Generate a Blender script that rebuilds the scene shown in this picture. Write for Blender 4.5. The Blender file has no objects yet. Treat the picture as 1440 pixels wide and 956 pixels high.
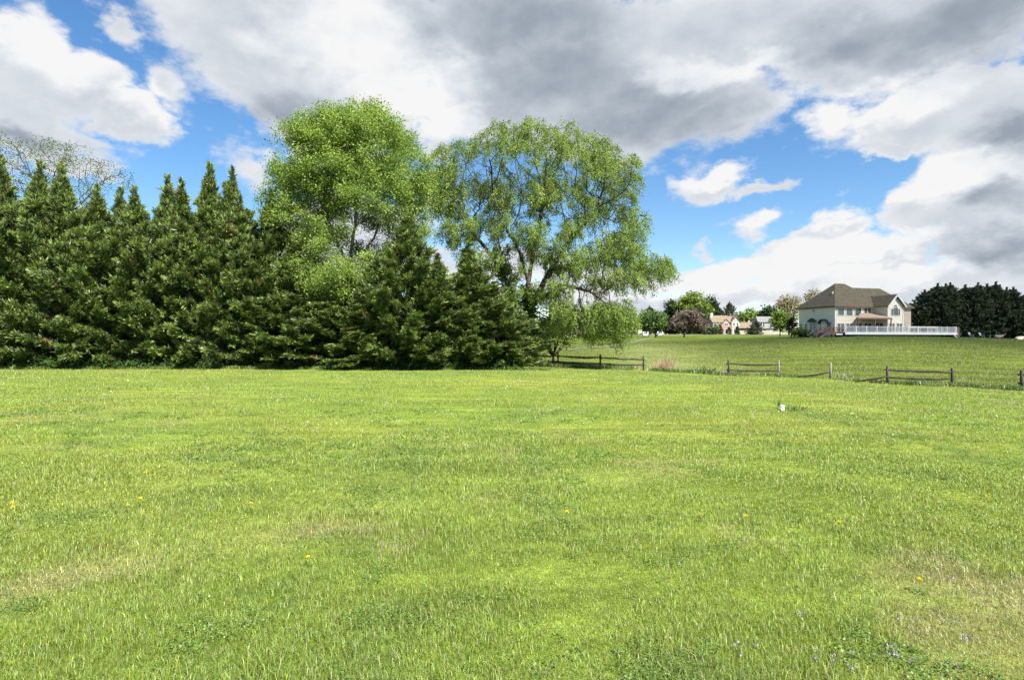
import bpy, math
import numpy as np
from mathutils import Vector

# ------------------------------------------------------------------ basics
F, HOR, CAMZ = 800.0, 478.0, 1.6
R = math.radians
scene = bpy.context.scene
C = scene.collection.objects
rng = np.random.default_rng(11)

def tag(o, label=None, cat=None, group=None, kind=None):
    if label: o['label'] = label
    if cat: o['category'] = cat
    if group: o['group'] = group
    if kind: o['kind'] = kind
    return o

def empty(name, loc=(0, 0, 0), rz=0.0):
    o = bpy.data.objects.new(name, None); C.link(o)
    o.location = loc; o.rotation_euler = (0, 0, rz); o.empty_display_size = .3
    return o

def link(name, me, parent=None):
    o = bpy.data.objects.new(name, me); C.link(o)
    if parent is not None: o.parent = parent
    return o

def np_mesh(name, V, loops, sizes, mat, col=None, smooth=False):
    me = bpy.data.meshes.new(name)
    V = np.ascontiguousarray(V, np.float32).reshape(-1, 3)
    loops = np.ascontiguousarray(loops, np.int32).ravel()
    sizes = np.ascontiguousarray(sizes, np.int32)
    me.vertices.add(len(V)); me.vertices.foreach_set('co', V.ravel())
    me.loops.add(len(loops)); me.loops.foreach_set('vertex_index', loops)
    me.polygons.add(len(sizes))
    st = np.zeros(len(sizes), np.int32); st[1:] = np.cumsum(sizes)[:-1]
    me.polygons.foreach_set('loop_start', st)
    me.polygons.foreach_set('loop_total', sizes)
    if smooth: me.polygons.foreach_set('use_smooth', np.ones(len(sizes), bool))
    if col is not None:
        a = me.attributes.new('col', 'FLOAT_COLOR', 'POINT')
        c4 = np.ones((len(V), 4), np.float32); c4[:, :3] = col
        a.data.foreach_set('color', c4.ravel())
    me.update(calc_edges=True)
    if mat: me.materials.append(mat)
    return me

def quads_mesh(name, Q, col, mat):
    n = len(Q)
    return np_mesh(name, Q.reshape(-1, 3), np.arange(4 * n), np.full(n, 4), mat, np.repeat(col, 4, axis=0))

# 2D / 3D value noise
_lat = rng.random((64, 64)).astype(np.float32)
def vnoise(x, y, s=1.0, off=0):
    x = np.asarray(x, np.float64) / s + 17.3 * off + 1000; y = np.asarray(y, np.float64) / s + 9.1 * off + 1000
    xi = np.floor(x).astype(int); yi = np.floor(y).astype(int)
    fx = x - xi; fy = y - yi
    fx = fx * fx * (3 - 2 * fx); fy = fy * fy * (3 - 2 * fy)
    a = _lat[xi % 64, yi % 64]; b = _lat[(xi + 1) % 64, yi % 64]
    c = _lat[xi % 64, (yi + 1) % 64]; d = _lat[(xi + 1) % 64, (yi + 1) % 64]
    return (a * (1 - fx) + b * fx) * (1 - fy) + (c * (1 - fx) + d * fx) * fy
def fbm(x, y, s, off=0, o=4):
    r = 0; a = .5; t = 0
    for i in range(o):
        r = r + a * vnoise(x, y, s / 2 ** i, off + i * 3); t += a; a *= .55
    return r / t

# ------------------------------------------------------------------ terrain
_Y = [0, 12, 22, 30, 36, 45, 60, 80, 100, 120, 170, 260, 400, 3000]
_tab = {
    -1.5: [0, 0, 0, 0, 0, 0, .1, .4, .8, 1.2, 2.4, 4.2, 4.5, 4.5],
    -.05: [0, 0, 0, 0, -.1, -.2, 0, .4, .9, 1.3, 2.5, 4.3, 4.5, 4.5],
    .1: [0, 0, 0, -.05, -.3, -.4, -.05, .5, .9, 1.2, 2.2, 4.3, 4.5, 4.5],
    .25: [0, 0, -.02, -.2, -.5, -.55, -.05, .55, .95, 1.25, 2.2, 4.35, 4.5, 4.5],
    .38: [0, 0, -.1, -.5, -.8, -.6, .05, .8, 1.3, 1.7, 2.5, 4.35, 4.5, 4.5],
    .5: [0, -.02, -.25, -.68, -.82, -.45, .35, 1.3, 1.95, 2.3, 3.0, 4.35, 4.5, 4.5],
    .6: [0, -.05, -.35, -.76, -.8, -.3, .65, 1.7, 2.38, 2.6, 3.0, 4.2, 4.5, 4.5],
    .75: [0, -.1, -.5, -.86, -.72, -.2, .7, 1.65, 2.2, 2.3, 2.6, 3.6, 4.5, 4.5],
    .9: [0, -.15, -.65, -1.0, -.8, -.35, .4, 1.2, 1.65, 1.8, 2.2, 3.2, 4.5, 4.5],
    1.5: [0, -.2, -.8, -1.1, -.9, -.5, .1, .7, 1.0, 1.2, 1.8, 3.0, 4.5, 4.5]}
_un = np.array(sorted(_tab)); _T = np.array([_tab[k] for k in _un])
_U = np.linspace(-1.5, 1.5, 121)
_S = np.linspace(math.log(8), math.log(3008), 241)
_g = np.array([np.interp(np.exp(_S) - 8, _Y, row) for row in _T])
_G = np.array([np.interp(_U, _un, _g[:, j]) for j in range(len(_S))]).T
for _ in range(7):
    p = np.pad(_G, ((1, 1), (0, 0)), 'edge'); _G = (p[:-2] + 2 * p[1:-1] + p[2:]) / 4
for _ in range(5):
    p = np.pad(_G, ((0, 0), (1, 1)), 'edge'); _G = (p[:, :-2] + 2 * p[:, 1:-1] + p[:, 2:]) / 4
def z_at(x, y):
    x = np.asarray(x, np.float64); y = np.asarray(y, np.float64)
    yy = np.maximum(y, 0.0)
    u = np.clip(x / np.maximum(yy, 2.0), -1.499, 1.499)
    a = (u + 1.5) / 3 * 120; s = (np.log(yy + 8) - _S[0]) / (_S[1] - _S[0]); s = np.clip(s, 0, 239.99)
    i = a.astype(int); j = s.astype(int); fa = a - i; fs = s - j
    z = (_G[i, j] * (1 - fa) + _G[i + 1, j] * fa) * (1 - fs) + (_G[i, j + 1] * (1 - fa) + _G[i + 1, j + 1] * fa) * fs
    return z + (vnoise(x, y, 3.1, 5) - .5) * .05 + (vnoise(x, y, 9, 6) - .5) * .06
def z1(x, y): return float(z_at(x, y))
def P(px, py, Y): return np.array([(px - 720) / F * Y, Y, CAMZ + (HOR - py) / F * Y])
def G(px, Y):
    x = (px - 720) / F * Y
    return (x, Y, z1(x, Y))
def ground_hit(px, py):
    Y = 2.0
    u = (px - 720) / F; v = (HOR - py) / F
    while Y < 300 and CAMZ + v * Y > z1(u * Y, Y): Y *= 1.004
    return (u * Y, Y, z1(u * Y, Y))

# ------------------------------------------------------------------ materials
def newmat(name):
    m = bpy.data.materials.new(name); m.use_nodes = True
    nt = m.node_tree; nt.nodes.clear()
    out = nt.nodes.new('ShaderNodeOutputMaterial')
    return m, nt, out
def L(nt, a, b): nt.links.new(a, b)
def nd(nt, t, **kw):
    n = nt.nodes.new(t)
    for k, v in kw.items():
        if k in n.inputs: n.inputs[k].default_value = v
        else: setattr(n, k, v)
    return n

def leaf_mat(name, trans=.35, gloss=.06, rough=.45, gain=1.0):
    m, nt, out = newmat(name)
    at = nd(nt, 'ShaderNodeAttribute', attribute_name='col')
    df = nd(nt, 'ShaderNodeBsdfDiffuse'); tr = nd(nt, 'ShaderNodeBsdfTranslucent')
    gl = nd(nt, 'ShaderNodeBsdfGlossy', Roughness=rough)
    hs = nd(nt, 'ShaderNodeHueSaturation', Value=1.15, Saturation=1.08, Hue=.492)
    L(nt, at.outputs['Color'], df.inputs['Color']); L(nt, at.outputs['Color'], hs.inputs['Color'])
    L(nt, hs.outputs['Color'], tr.inputs['Color'])
    mx = nd(nt, 'ShaderNodeMixShader', Fac=trans); m2 = nd(nt, 'ShaderNodeMixShader', Fac=gloss)
    L(nt, df.outputs[0], mx.inputs[1]); L(nt, tr.outputs[0], mx.inputs[2])
    L(nt, mx.outputs[0], m2.inputs[1]); L(nt, gl.outputs[0], m2.inputs[2])
    L(nt, m2.outputs[0], out.inputs['Surface'])
    return m

def noise_mat(name, c1, c2, scale=4.0, rough=.8, stretch=(1, 1, 1), bump=0.0, detail=5, lo=.35, hi=.65, metal=0.0, wave=None):
    m, nt, out = newmat(name)
    tc = nd(nt, 'ShaderNodeTexCoord'); mp = nd(nt, 'ShaderNodeMapping'); mp.inputs['Scale'].default_value = stretch
    nz = nd(nt, 'ShaderNodeTexNoise', Scale=scale, Detail=detail, Roughness=.6)
    L(nt, tc.outputs['Object'], mp.inputs[0]); L(nt, mp.outputs[0], nz.inputs['Vector'])
    cr = nd(nt, 'ShaderNodeValToRGB')
    cr.color_ramp.elements[0].position = lo; cr.color_ramp.elements[0].color = (*c1, 1)
    cr.color_ramp.elements[1].position = hi; cr.color_ramp.elements[1].color = (*c2, 1)
    L(nt, nz.outputs[0], cr.inputs[0])
    b = nd(nt, 'ShaderNodeBsdfPrincipled', Roughness=rough, Metallic=metal)
    L(nt, cr.outputs[0], b.inputs['Base Color'])
    src = nz.outputs[0]
    if wave:
        wv = nd(nt, 'ShaderNodeTexWave', Scale=wave, bands_direction='Z', wave_profile='SAW')
        L(nt, tc.outputs['Object'], wv.inputs['Vector']); src = wv.outputs['Fac']
    if bump:
        bp = nd(nt, 'ShaderNodeBump', Strength=bump, Distance=.05)
        L(nt, src, bp.inputs['Height']); L(nt, bp.outputs[0], b.inputs['Normal'])
    L(nt, b.outputs[0], out.inputs['Surface'])
    return m

M = {}
M['grass'] = leaf_mat('grass_blades', .42, .04, .5)
M['conifer'] = leaf_mat('conifer_sprays', .22, .04, .5)
M['leaf'] = leaf_mat('broad_leaves', .48, .02, .6)
M['petal'] = leaf_mat('petals', .3, .02, .6)
M['bark'] = noise_mat('bark', (.035, .027, .02), (.12, .095, .07), 6, .95, (1, 1, .25), .6)
M['darkbark'] = noise_mat('dark_bark', (.018, .015, .011), (.07, .058, .042), 6, .95, (1, 1, .25), .6)
M['barkgrey'] = noise_mat('grey_bark', (.07, .06, .05), (.2, .18, .15), 6, .95, (1, 1, .25), .6)
M['oldwood'] = noise_mat('weathered_wood', (.012, .0105, .0085), (.05, .043, .034), 5, .95, (1, 1, 1), .5)
M['greywood'] = noise_mat('silvered_wood', (.10, .093, .08), (.2, .188, .16), 5, .95, (1, 1, 1), .5)
M['siding'] = noise_mat('cream_siding', (.57, .51, .405), (.65, .585, .47), .8, .7, bump=.5, wave=2.6)
M['siding_pink'] = noise_mat('blush_siding', (.36, .29, .235), (.42, .34, .28), .8, .7, bump=.5, wave=2.6)
M['siding_shade_lift'] = noise_mat('shade_lifted_siding', (.76, .66, .52), (.82, .72, .58), .8, .7, bump=.5, wave=2.6)  # cream siding brightened in colour to make up for shade on the left wall
M['shingle'] = noise_mat('brown_shingles', (.054, .043, .026), (.10, .082, .052), 1.6, .95, (1, 1, 2.5), .4, 8)
M['shingle_tan'] = noise_mat('tan_shingles', (.11, .085, .058), (.16, .125, .088), 1.2, .95, bump=.3)
M['shingle_grey'] = noise_mat('grey_shingles', (.10, .10, .10), (.15, .15, .148), 1.2, .95, bump=.3)
M['white'] = noise_mat('white_paint', (.46, .465, .475), (.54, .545, .555), 1.5, .5)
M['cream'] = noise_mat('cream_paint', (.25, .225, .175), (.31, .28, .22), .8, .7)
M['stucco'] = noise_mat('grey_stucco', (.17, .18, .19), (.22, .23, .24), .8, .8)
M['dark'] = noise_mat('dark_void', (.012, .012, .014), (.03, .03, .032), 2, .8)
M['brick'] = noise_mat('red_brick', (.24, .125, .095), (.33, .185, .145), 5, .9, bump=.3)
M['brown'] = noise_mat('brown_stain', (.07, .04, .03), (.14, .085, .06), 3, .8)
M['maroon'] = noise_mat('maroon_paint', (.10, .02, .025), (.16, .035, .04), 3, .7)
M['tanroof'] = noise_mat('tan_canopy', (.24, .165, .11), (.36, .26, .175), 1.4, .8, (4, 1, 1), .2)
M['tan'] = noise_mat('tan_cloth', (.45, .38, .27), (.56, .49, .36), 2, .9)
M['teal'] = noise_mat('teal_paint', (.13, .27, .25), (.2, .36, .33), 2, .5)
M['asphalt'] = noise_mat('asphalt', (.09, .09, .095), (.17, .17, .175), 3, .95)
M['pvc'] = noise_mat('white_plastic', (.68, .67, .55), (.8, .79, .68), 12, .45)
M['rubber'] = noise_mat('black_rubber', (.015, .015, .015), (.03, .03, .03), 5, .8)
M['blue'] = noise_mat('blue_paint', (.05, .07, .3), (.09, .12, .4), 3, .5)
M['orange'] = noise_mat('orange_paint', (.5, .14, .06), (.62, .22, .1), 3, .5)
M['paint'] = noise_mat('white_car_paint', (.72, .72, .73), (.78, .78, .79), .6, .25)
M['paintgrey'] = noise_mat('silver_car_paint', (.42, .43, .45), (.5, .51, .53), .6, .25)

def glass_mat(name, c1, c2):
    m, nt, out = newmat(name)
    tc = nd(nt, 'ShaderNodeTexCoord'); nz = nd(nt, 'ShaderNodeTexNoise', Scale=1.3, Detail=3)
    L(nt, tc.outputs['Object'], nz.inputs['Vector'])
    cr = nd(nt, 'ShaderNodeValToRGB'); cr.color_ramp.elements[0].color = (*c1, 1); cr.color_ramp.elements[1].color = (*c2, 1)
    cr.color_ramp.elements[0].position = .35; cr.color_ramp.elements[1].position = .65
    L(nt, nz.outputs[0], cr.inputs[0])
    b = nd(nt, 'ShaderNodeBsdfPrincipled', Roughness=.12)
    b.inputs['Specular IOR Level'].default_value = .6
    L(nt, cr.outputs[0], b.inputs['Base Color']); L(nt, b.outputs[0], out.inputs['Surface'])
    return m
M['glass'] = glass_mat('window_glass', (.02, .025, .03), (.07, .08, .09))
M['screen'] = glass_mat('green_screen_glass', (.03, .055, .045), (.055, .085, .07))
M['lens'] = glass_mat('red_lens', (.35, .03, .02), (.45, .06, .04))

# ground
def ground_mat():
    m, nt, out = newmat('lawn')
    tc = nd(nt, 'ShaderNodeTexCoord'); at = nd(nt, 'ShaderNodeAttribute', attribute_name='col')
    def noise(scale, detail, st=(1, 1, 1), rough=.6):
        mp = nd(nt, 'ShaderNodeMapping'); mp.inputs['Scale'].default_value = st
        n = nd(nt, 'ShaderNodeTexNoise', Scale=scale, Detail=detail, Roughness=rough)
        L(nt, tc.outputs['Object'], mp.inputs[0]); L(nt, mp.outputs[0], n.inputs['Vector']); return n.outputs[0]
    a = noise(7, 8, (1, 1, 1), .75); b = noise(.5, 6, (1, 2.4, 1)); c = noise(.12, 4, (1, 2.5, 1))
    def mul(c1, fac, lo, hi):
        mr = nd(nt, 'ShaderNodeMapRange'); mr.inputs[1].default_value = .3; mr.inputs[2].default_value = .7
        mr.inputs[3].default_value = lo; mr.inputs[4].default_value = hi
        L(nt, fac, mr.inputs[0])
        v = nd(nt, 'ShaderNodeVectorMath', operation='SCALE'); L(nt, c1, v.inputs[0]); L(nt, mr.outputs[0], v.inputs['Scale'])
        return v.outputs[0]
    e_ = noise(1.6, 5, (.35, 1.5, 1), .7); k = mul(at.outputs['Color'], a, .6, 1.4); k = mul(k, b, .74, 1.26); k = mul(k, c, .86, 1.14); k = mul(k, e_, .72, 1.28)
    bs = nd(nt, 'ShaderNodeBsdfPrincipled', Roughness=.95)
    bs.inputs['Specular IOR Level'].default_value = .1
    L(nt, k, bs.inputs['Base Color'])
    bp = nd(nt, 'ShaderNodeBump', Strength=.9, Distance=.08); L(nt, a, bp.inputs['Height']); L(nt, bp.outputs[0], bs.inputs['Normal'])
    L(nt, bs.outputs[0], out.inputs['Surface'])
    return m
M['ground'] = ground_mat()

FENCE = np.array([(-40, 41), (0, 41), (2.9, 40.3), (9.2, 40), (14.2, 37.3), (17.4, 37), (19.5, 34), (20.2, 30.6), (23.2, 29.8), (25.2, 28), (45, 20)])
def beyond(x, y):   # 0 in the near lawn, 1 on the meadow behind the fence line
    yf = np.interp(x, FENCE[:, 0], FENCE[:, 1])
    return np.clip((y - yf) / 1.2 + .5, 0, 1)
def lawn_col(x, y):
    """local ground-cover colour: fresh grass, yellowish, blue-green tufts, dry straw"""
    n1 = fbm(x, y, 2.6, 1); n2 = fbm(x, y, .9, 2); n3 = fbm(x, y, 6.5, 3)
    fresh = np.array([.162, .232, .030]); yel = np.array([.200, .243, .036]); deep = np.array([.080, .150, .032]); dry = np.array([.33, .28, .135])
    c = fresh + (yel - fresh) * np.clip((n1 - .30) * 2.2, 0, 1)[..., None]
    c = c + (deep - c) * np.clip((n2 - .58) * 3.5, 0, .32)[..., None]
    near = np.clip((9 - y) / 6, 0, 1) * .85 + .15
    dm = np.clip((fbm(x, y, .9, 7) + .10 * (n3 - .5) + .07 * near * (1 + np.clip(x / 4, 0, 1) * .5) - .645) * 6, 0, 1)
    c = c + (dry - c) * (dm * (.12 + .30 * near))[..., None]
    return c, dm

def hill_col(x, y):
    n = fbm(x, y, 9, 21)
    stripe = .5 + .5 * np.sin((x * .27 + y * .96) * 1.45 + fbm(x, y, 14, 4) * 5)
    hill = np.array([.075, .099, .011])[None] * (.86 + .28 * stripe)[:, None] * (.78 + .48 * n)[:, None]
    pale = np.array([.14, .165, .05])
    pm = np.clip(1 - np.abs((x - (6 + .15 * y)) / (2.5 + .09 * y)), 0, 1) * np.clip((120 - y) / 50, 0, 1)
    return hill + (pale - hill) * (np.clip(pm * 1.3, 0, 1) * .8)[:, None]
def ground_mesh():
    def axis(lo, hi, step, far, n):
        mid = np.arange(lo, hi + .01, step)
        e = np.geomspace(step, far, n)
        return np.concatenate([lo - np.cumsum(e)[::-1], mid, hi + np.cumsum(e)])
    xs = axis(-45, 150, 1.2, 400, 22); ys = axis(-8, 215, 1.0, 400, 22)
    X, Yg = np.meshgrid(xs, ys); Z = z_at(X, Yg)
    ny, nx = X.shape
    V = np.stack([X, Yg, Z], -1).reshape(-1, 3)
    i = (np.arange(ny - 1)[:, None] * nx + np.arange(nx - 1)[None, :]).ravel()
    q = np.stack([i, i + 1, i + nx + 1, i + nx], -1)
    x, y = V[:, 0], V[:, 1]
    c, dm = lawn_col(x, y)
    c = c * .80
    b = beyond(x, y)
    hill = hill_col(x, y)
    col = c * (1 - b[:, None]) + hill * b[:, None]
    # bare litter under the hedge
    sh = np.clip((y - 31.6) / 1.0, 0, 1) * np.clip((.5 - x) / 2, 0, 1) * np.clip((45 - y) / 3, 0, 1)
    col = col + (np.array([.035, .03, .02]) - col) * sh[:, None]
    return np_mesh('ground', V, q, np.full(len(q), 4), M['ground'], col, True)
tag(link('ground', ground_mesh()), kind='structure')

def strip(name, pts, w, lift, mat):
    pts = np.array(pts, float); t = np.linspace(0, len(pts) - 1, 90)
    k = np.arange(len(pts)); px = np.interp(t, k, pts[:, 0]); py = np.interp(t, k, pts[:, 1])
    for _ in range(12):
        px[1:-1] = (px[:-2] + 2 * px[1:-1] + px[2:]) / 4; py[1:-1] = (py[:-2] + 2 * py[1:-1] + py[2:]) / 4
    dx = np.gradient(px); dy = np.gradient(py); l = np.hypot(dx, dy); nx, ny = -dy / l, dx / l
    rows = []
    for s in (-1, -.5, 0, .5, 1):
        x = px + nx * w * s / 2; y = py + ny * w * s / 2
        rows.append(np.stack([x, y, z_at(x, y) + lift], -1))
    V = np.stack(rows, 1); n = len(px)
    i = (np.arange(n - 1)[:, None] * 5 + np.arange(4)[None]).ravel()
    q = np.stack([i, i + 1, i + 6, i + 5], -1)
    return tag(link(name, np_mesh(name, V, q, np.full(len(q), 4), mat, None, True)), kind='structure')
strip('road', [(160, 214), (110, 208), (89, 206), (62, 204), (40, 202), (10, 200)], 10, .07, M['asphalt'])
M['gravel'] = noise_mat('pale_gravel', (.075, .09, .04), (.115, .125, .06), 6, .95)
strip('driveway_path', [(54, 201), (47, 185), (37, 155), (27, 122), (20, 98), (13, 82), (6, 72)], 1.4, .06, M['gravel'])

def unit(a): return a / np.maximum(np.linalg.norm(a, axis=-1, keepdims=True), 1e-9)
def rhombs(base, d, ln, wd, nrm_hint=None, tiltr=None):
    """leaf rhombs: base (N,3), unit dir d, length ln (N,), width wd (N,)"""
    r = tiltr if tiltr is not None else unit(rng.normal(size=d.shape))
    s = unit(np.cross(d, r))
    mid = base + d * (ln * .5)[:, None]
    return np.stack([base, mid + s * (wd / 2)[:, None], base + d * ln[:, None], mid - s * (wd / 2)[:, None]], 1)

# ------------------------------------------------------------------ grass blades
def grass():
    N = 1000000
    s = rng.random(N); Yv = (np.sqrt(2.2) + s * (np.sqrt(44) - np.sqrt(2.2))) ** 2
    u = (rng.random(N) * 2 - 1) * 1.02
    x = u * Yv; y = Yv
    keep = (beyond(x, y) < .55) & ~((y > 32.0) & (x < 1.0))
    x, y = x[keep], y[keep]; n = len(x)
    z = z_at(x, y)
    d = np.hypot(x, y)
    c, dm = lawn_col(x, y)
    tall = fbm(x, y, .55, 31); tall2 = fbm(x, y, 2.2, 33)
    h = .86 * (.028 + .075 * np.clip((tall - .3) * 2, 0, 1) * rng.random(n) ** .7 + .03 * np.clip((tall2 - .45) * 4, 0, 1)) * (1 - .25 * dm) 
    h *= np.clip(.9 + d * .006, .9, 1.15)
    w = np.maximum(.0026, .00062 * d) * (.6 + .8 * rng.random(n))
    az = rng.random(n) * 2 * np.pi
    lean = rng.random(n) ** 1.1 * 1.45
    dirx, diry = np.cos(az), np.sin(az)
    fa = az + np.pi / 2 + rng.normal(0, .5, n)
    sx, sy = np.cos(fa), np.sin(fa)
    base = np.stack([x, y, z - .004], -1)
    side = np.stack([sx, sy, np.zeros(n)], -1) * w[:, None] / 2
    mid = base + np.stack([dirx * lean * h * .28, diry * lean * h * .28, h * .62], -1)
    tip = base + np.stack([dirx * lean * h * .95, diry * lean * h * .95, h * (1.05 - .35 * lean)], -1)
    # colours per blade
    val = np.exp(rng.normal(0, .32, n))[:, None]
    hue = rng.random(n)[:, None]
    c = c * val * np.concatenate([.85 + .35 * hue, np.ones((n, 1)), .8 + .7 * (1 - hue)], 1)
    straw = rng.random(n) < (.05 + .35 * dm)
    c[straw] = np.array([.33, .28, .145]) * (.6 + .7 * rng.random((straw.sum(), 1)))
    blue = rng.random(n) < .06
    c[blue] = c[blue] * .6 + np.array([.10, .16, .09]) * .4
    # tufts of the meadow behind the fence
    m = 330000; Yh = (27 ** .4 + rng.random(m) * (112 ** .4 - 27 ** .4)) ** 2.5; xh = (.03 + rng.random(m) * 1.02) * Yh
    k = beyond(xh, Yh) > .6; xh, Yh = xh[k], Yh[k]; m = len(xh)
    th = fbm(xh, Yh, 3.0, 41); bh = np.stack([xh, Yh, z_at(xh, Yh) - .01], -1); hh = (.03 + .09 * np.clip(th - .25, 0, 1)) * (.6 + .8 * rng.random(m))
    ah = rng.random(m) * 6.283; wh = .0011 * Yh * (.6 + .8 * rng.random(m))
    sh = np.stack([np.cos(ah), np.sin(ah) * .5, 0 * ah], -1) * wh[:, None] / 2
    tp_ = bh + np.stack([rng.normal(0, .5, m) * hh, rng.normal(0, .5, m) * hh, hh], -1)
    ch = hill_col(xh, Yh) * np.exp(rng.normal(0, .28, m))[:, None] * np.array([1.12, 1.1, .75])
    q = 230000; Yc = (np.sqrt(2.3) + rng.random(q) * (np.sqrt(13) - np.sqrt(2.3))) ** 2; xc = (rng.random(q) * 2 - 1) * 1.02 * Yc
    kc = (.45 * fbm(xc, Yc, .9, 2) + .55 * fbm(xc, Yc, .28, 44)) > .60; xc, Yc = xc[kc], Yc[kc]; q = len(xc)
    bc = np.stack([xc, Yc, z_at(xc, Yc) + .012 + .035 * rng.random(q)], -1)
    dc = unit(rng.normal(size=(q, 3)) * (1, 1, .25)); tc_ = unit(rng.normal(0, .35, (q, 3)) + (0, 0, 1)); sz = np.maximum(.013, .0028 * Yc) * (.7 + .7 * rng.random(q))
    Qc = rhombs(bc, dc, sz, sz * .85, tiltr=tc_); cc_ = np.array([.11, .185, .034]) * np.exp(rng.normal(0, .25, (q, 1)))
    nr = d < 10
    a = np.where(nr)[0]; b = np.where(~nr)[0]
    Va = np.stack([base[a] - side[a], base[a] + side[a], mid[a] + side[a] * .8, mid[a] - side[a] * .8, tip[a]], 1)
    na = len(a); o = np.arange(na)[:, None] * 5
    La = np.concatenate([o + np.array([[0, 1, 2, 3]]), o + np.array([[3, 2, 4]])], 1)
    Vb = np.stack([base[b] - side[b], base[b] + side[b], tip[b]], 1)
    nb = len(b); Lb = na * 5 + np.arange((nb + m) * 3)
    Vh = np.stack([bh - sh, bh + sh, tp_], 1)
    V = np.concatenate([Va.reshape(-1, 3), Vb.reshape(-1, 3), Vh.reshape(-1, 3), Qc.reshape(-1, 3)])
    Lp = np.concatenate([La.ravel(), Lb, na * 5 + (nb + m) * 3 + np.arange(q * 4)])
    Sz = np.concatenate([np.tile([4, 3], na), np.full(nb + m, 3), np.full(q, 4)])
    # blades are paler at the sheath
    ca = np.repeat(c[a], 5, 0); cb = np.repeat(c[b], 3, 0)
    return np_mesh('grass', V, Lp, Sz, M['grass'], np.concatenate([ca, cb, np.repeat(ch, 3, 0), np.repeat(cc_, 4, 0)]))
tag(link('grass', grass()), 'short mown lawn grass with dry straw patches', 'grass', kind='stuff')

# ------------------------------------------------------------------ foliage helpers
def conifer(seed, H=10.0, Rm=2.5, nb=270, e0=8, e1=62, dens=1.0, K=19, spray=.70, leaf=.29, lw=.056, pal=None, ledge=.35, brown=0.0, pk=1.75, pe=1.3):
    g = np.random.default_rng(seed)
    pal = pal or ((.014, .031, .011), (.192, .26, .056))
    B, D, Ln, Hf = [], [], [], []
    ga = 2.39996
    for i in range(nb):
        t = ((i + g.random()) / nb) ** 1.22
        zb = H * (.015 + .90 * t)
        prof = min(1.0, (1 - t) ** pe * pk) * min(1.0, .84 + 1.3 * t)
        Lb = (Rm * prof + .06) * (.55 + .8 * g.random())
        az = i * ga + g.normal(0, .25)
        e = R(e0 + (e1 - e0) * t ** .8 + g.normal(0, 8))
        dh = np.array([math.cos(az), math.sin(az), 0])
        m = max(4, int((3 + Lb * 5.2) * dens))
        for k in range(m):
            s = 1 - .55 * g.random() ** 1.7
            p = dh * (Lb * s * math.cos(e)) + np.array([0, 0, zb + Lb * s * math.sin(e) + .14 * Lb * s * s])
            p = p + g.normal(0, .09, 3) * (1, 1, .7)
            lat = np.array([-dh[1], dh[0], 0]) * g.normal(0, .48)
            dd = dh * math.cos(e) + lat + np.array([0, 0, math.sin(e) + .28 * s - ledge * (1 - t) * .5 + g.normal(0, .16)])
            B.append(p); D.append(dd / np.linalg.norm(dd)); Ln.append(spray * (.6 + .7 * g.random()) * (.26 + .74 * (1 - t) ** .8)); Hf.append(t)
    for k in range(int(26)):
        t = k / 26
        B.append([g.normal(0, .03), g.normal(0, .03), H * (.83 + .165 * t)])
        a = g.random() * 6.28
        up = 1.1 + t * 2.2
        dd = np.array([math.cos(a), math.sin(a), up]); D.append(dd / np.linalg.norm(dd)); Ln.append(.44 - .26 * t); Hf.append(1)
    B = np.array(B); D = np.array(D); Ln = np.array(Ln); S = len(B)
    upv = np.array([0, 0, 1.0]) + g.normal(0, .75, (S, 3))
    lat = unit(np.cross(D, upv))
    nrm = unit(np.cross(lat, D))
    Q, Cc = [], []
    sp_r = g.random(S); dead = g.random(S) < brown
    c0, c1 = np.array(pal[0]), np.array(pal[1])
    for k in range(K):
        f = (k + .3) / K
        sgn = 1 if k % 2 else -1
        ang = R(46 - 22 * f) * sgn + g.normal(0, .22, S)
        d = unit(D * np.cos(ang)[:, None] + lat * np.sin(ang)[:, None] + nrm * g.normal(.10, .25, S)[:, None])
        base = B + D * (Ln * f * .8)[:, None]
        ln = leaf * (1.25 - .6 * f) * (.7 + .6 * g.random(S))
        Q.append(rhombs(base, d, ln, lw * (.7 + .6 * g.random(S)), tiltr=unit(nrm + g.normal(0, .6, (S, 3)))))
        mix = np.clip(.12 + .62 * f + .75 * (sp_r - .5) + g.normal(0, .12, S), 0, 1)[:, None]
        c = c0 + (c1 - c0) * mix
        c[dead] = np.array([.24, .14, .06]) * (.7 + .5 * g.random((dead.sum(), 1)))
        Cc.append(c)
    return np.concatenate(Q), np.concatenate(Cc)

def tube_mesh(pts, rad, sides=7, jit=0.0, seed=0):
    """a tube through a poly-line; returns V, loops, sizes"""
    g = np.random.default_rng(seed); pts = np.array(pts, float); n = len(pts)
    V = []
    for i in range(n):
        d = pts[min(i + 1, n - 1)] - pts[max(i - 1, 0)]; d /= np.linalg.norm(d) + 1e-9
        a = np.cross(d, [0, 1, .01] if abs(d[2]) > .7 else [0, 0, 1]); a /= np.linalg.norm(a); b = np.cross(d, a)
        for k in range(sides):
            t = 2 * math.pi * k / sides
            r = rad[i] * (1 + g.normal(0, jit))
            V.append(pts[i] + (a * math.cos(t) + b * math.sin(t)) * r)
    Lp, Sz = [], []
    for i in range(n - 1):
        for k in range(sides):
            k2 = (k + 1) % sides
            Lp += [i * sides + k, i * sides + k2, (i + 1) * sides + k2, (i + 1) * sides + k]; Sz.append(4)
    Lp += list(range(sides))[::-1]; Sz.append(sides)
    Lp += [(n - 1) * sides + k for k in range(sides)]; Sz.append(sides)
    return np.array(V), Lp, Sz

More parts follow.
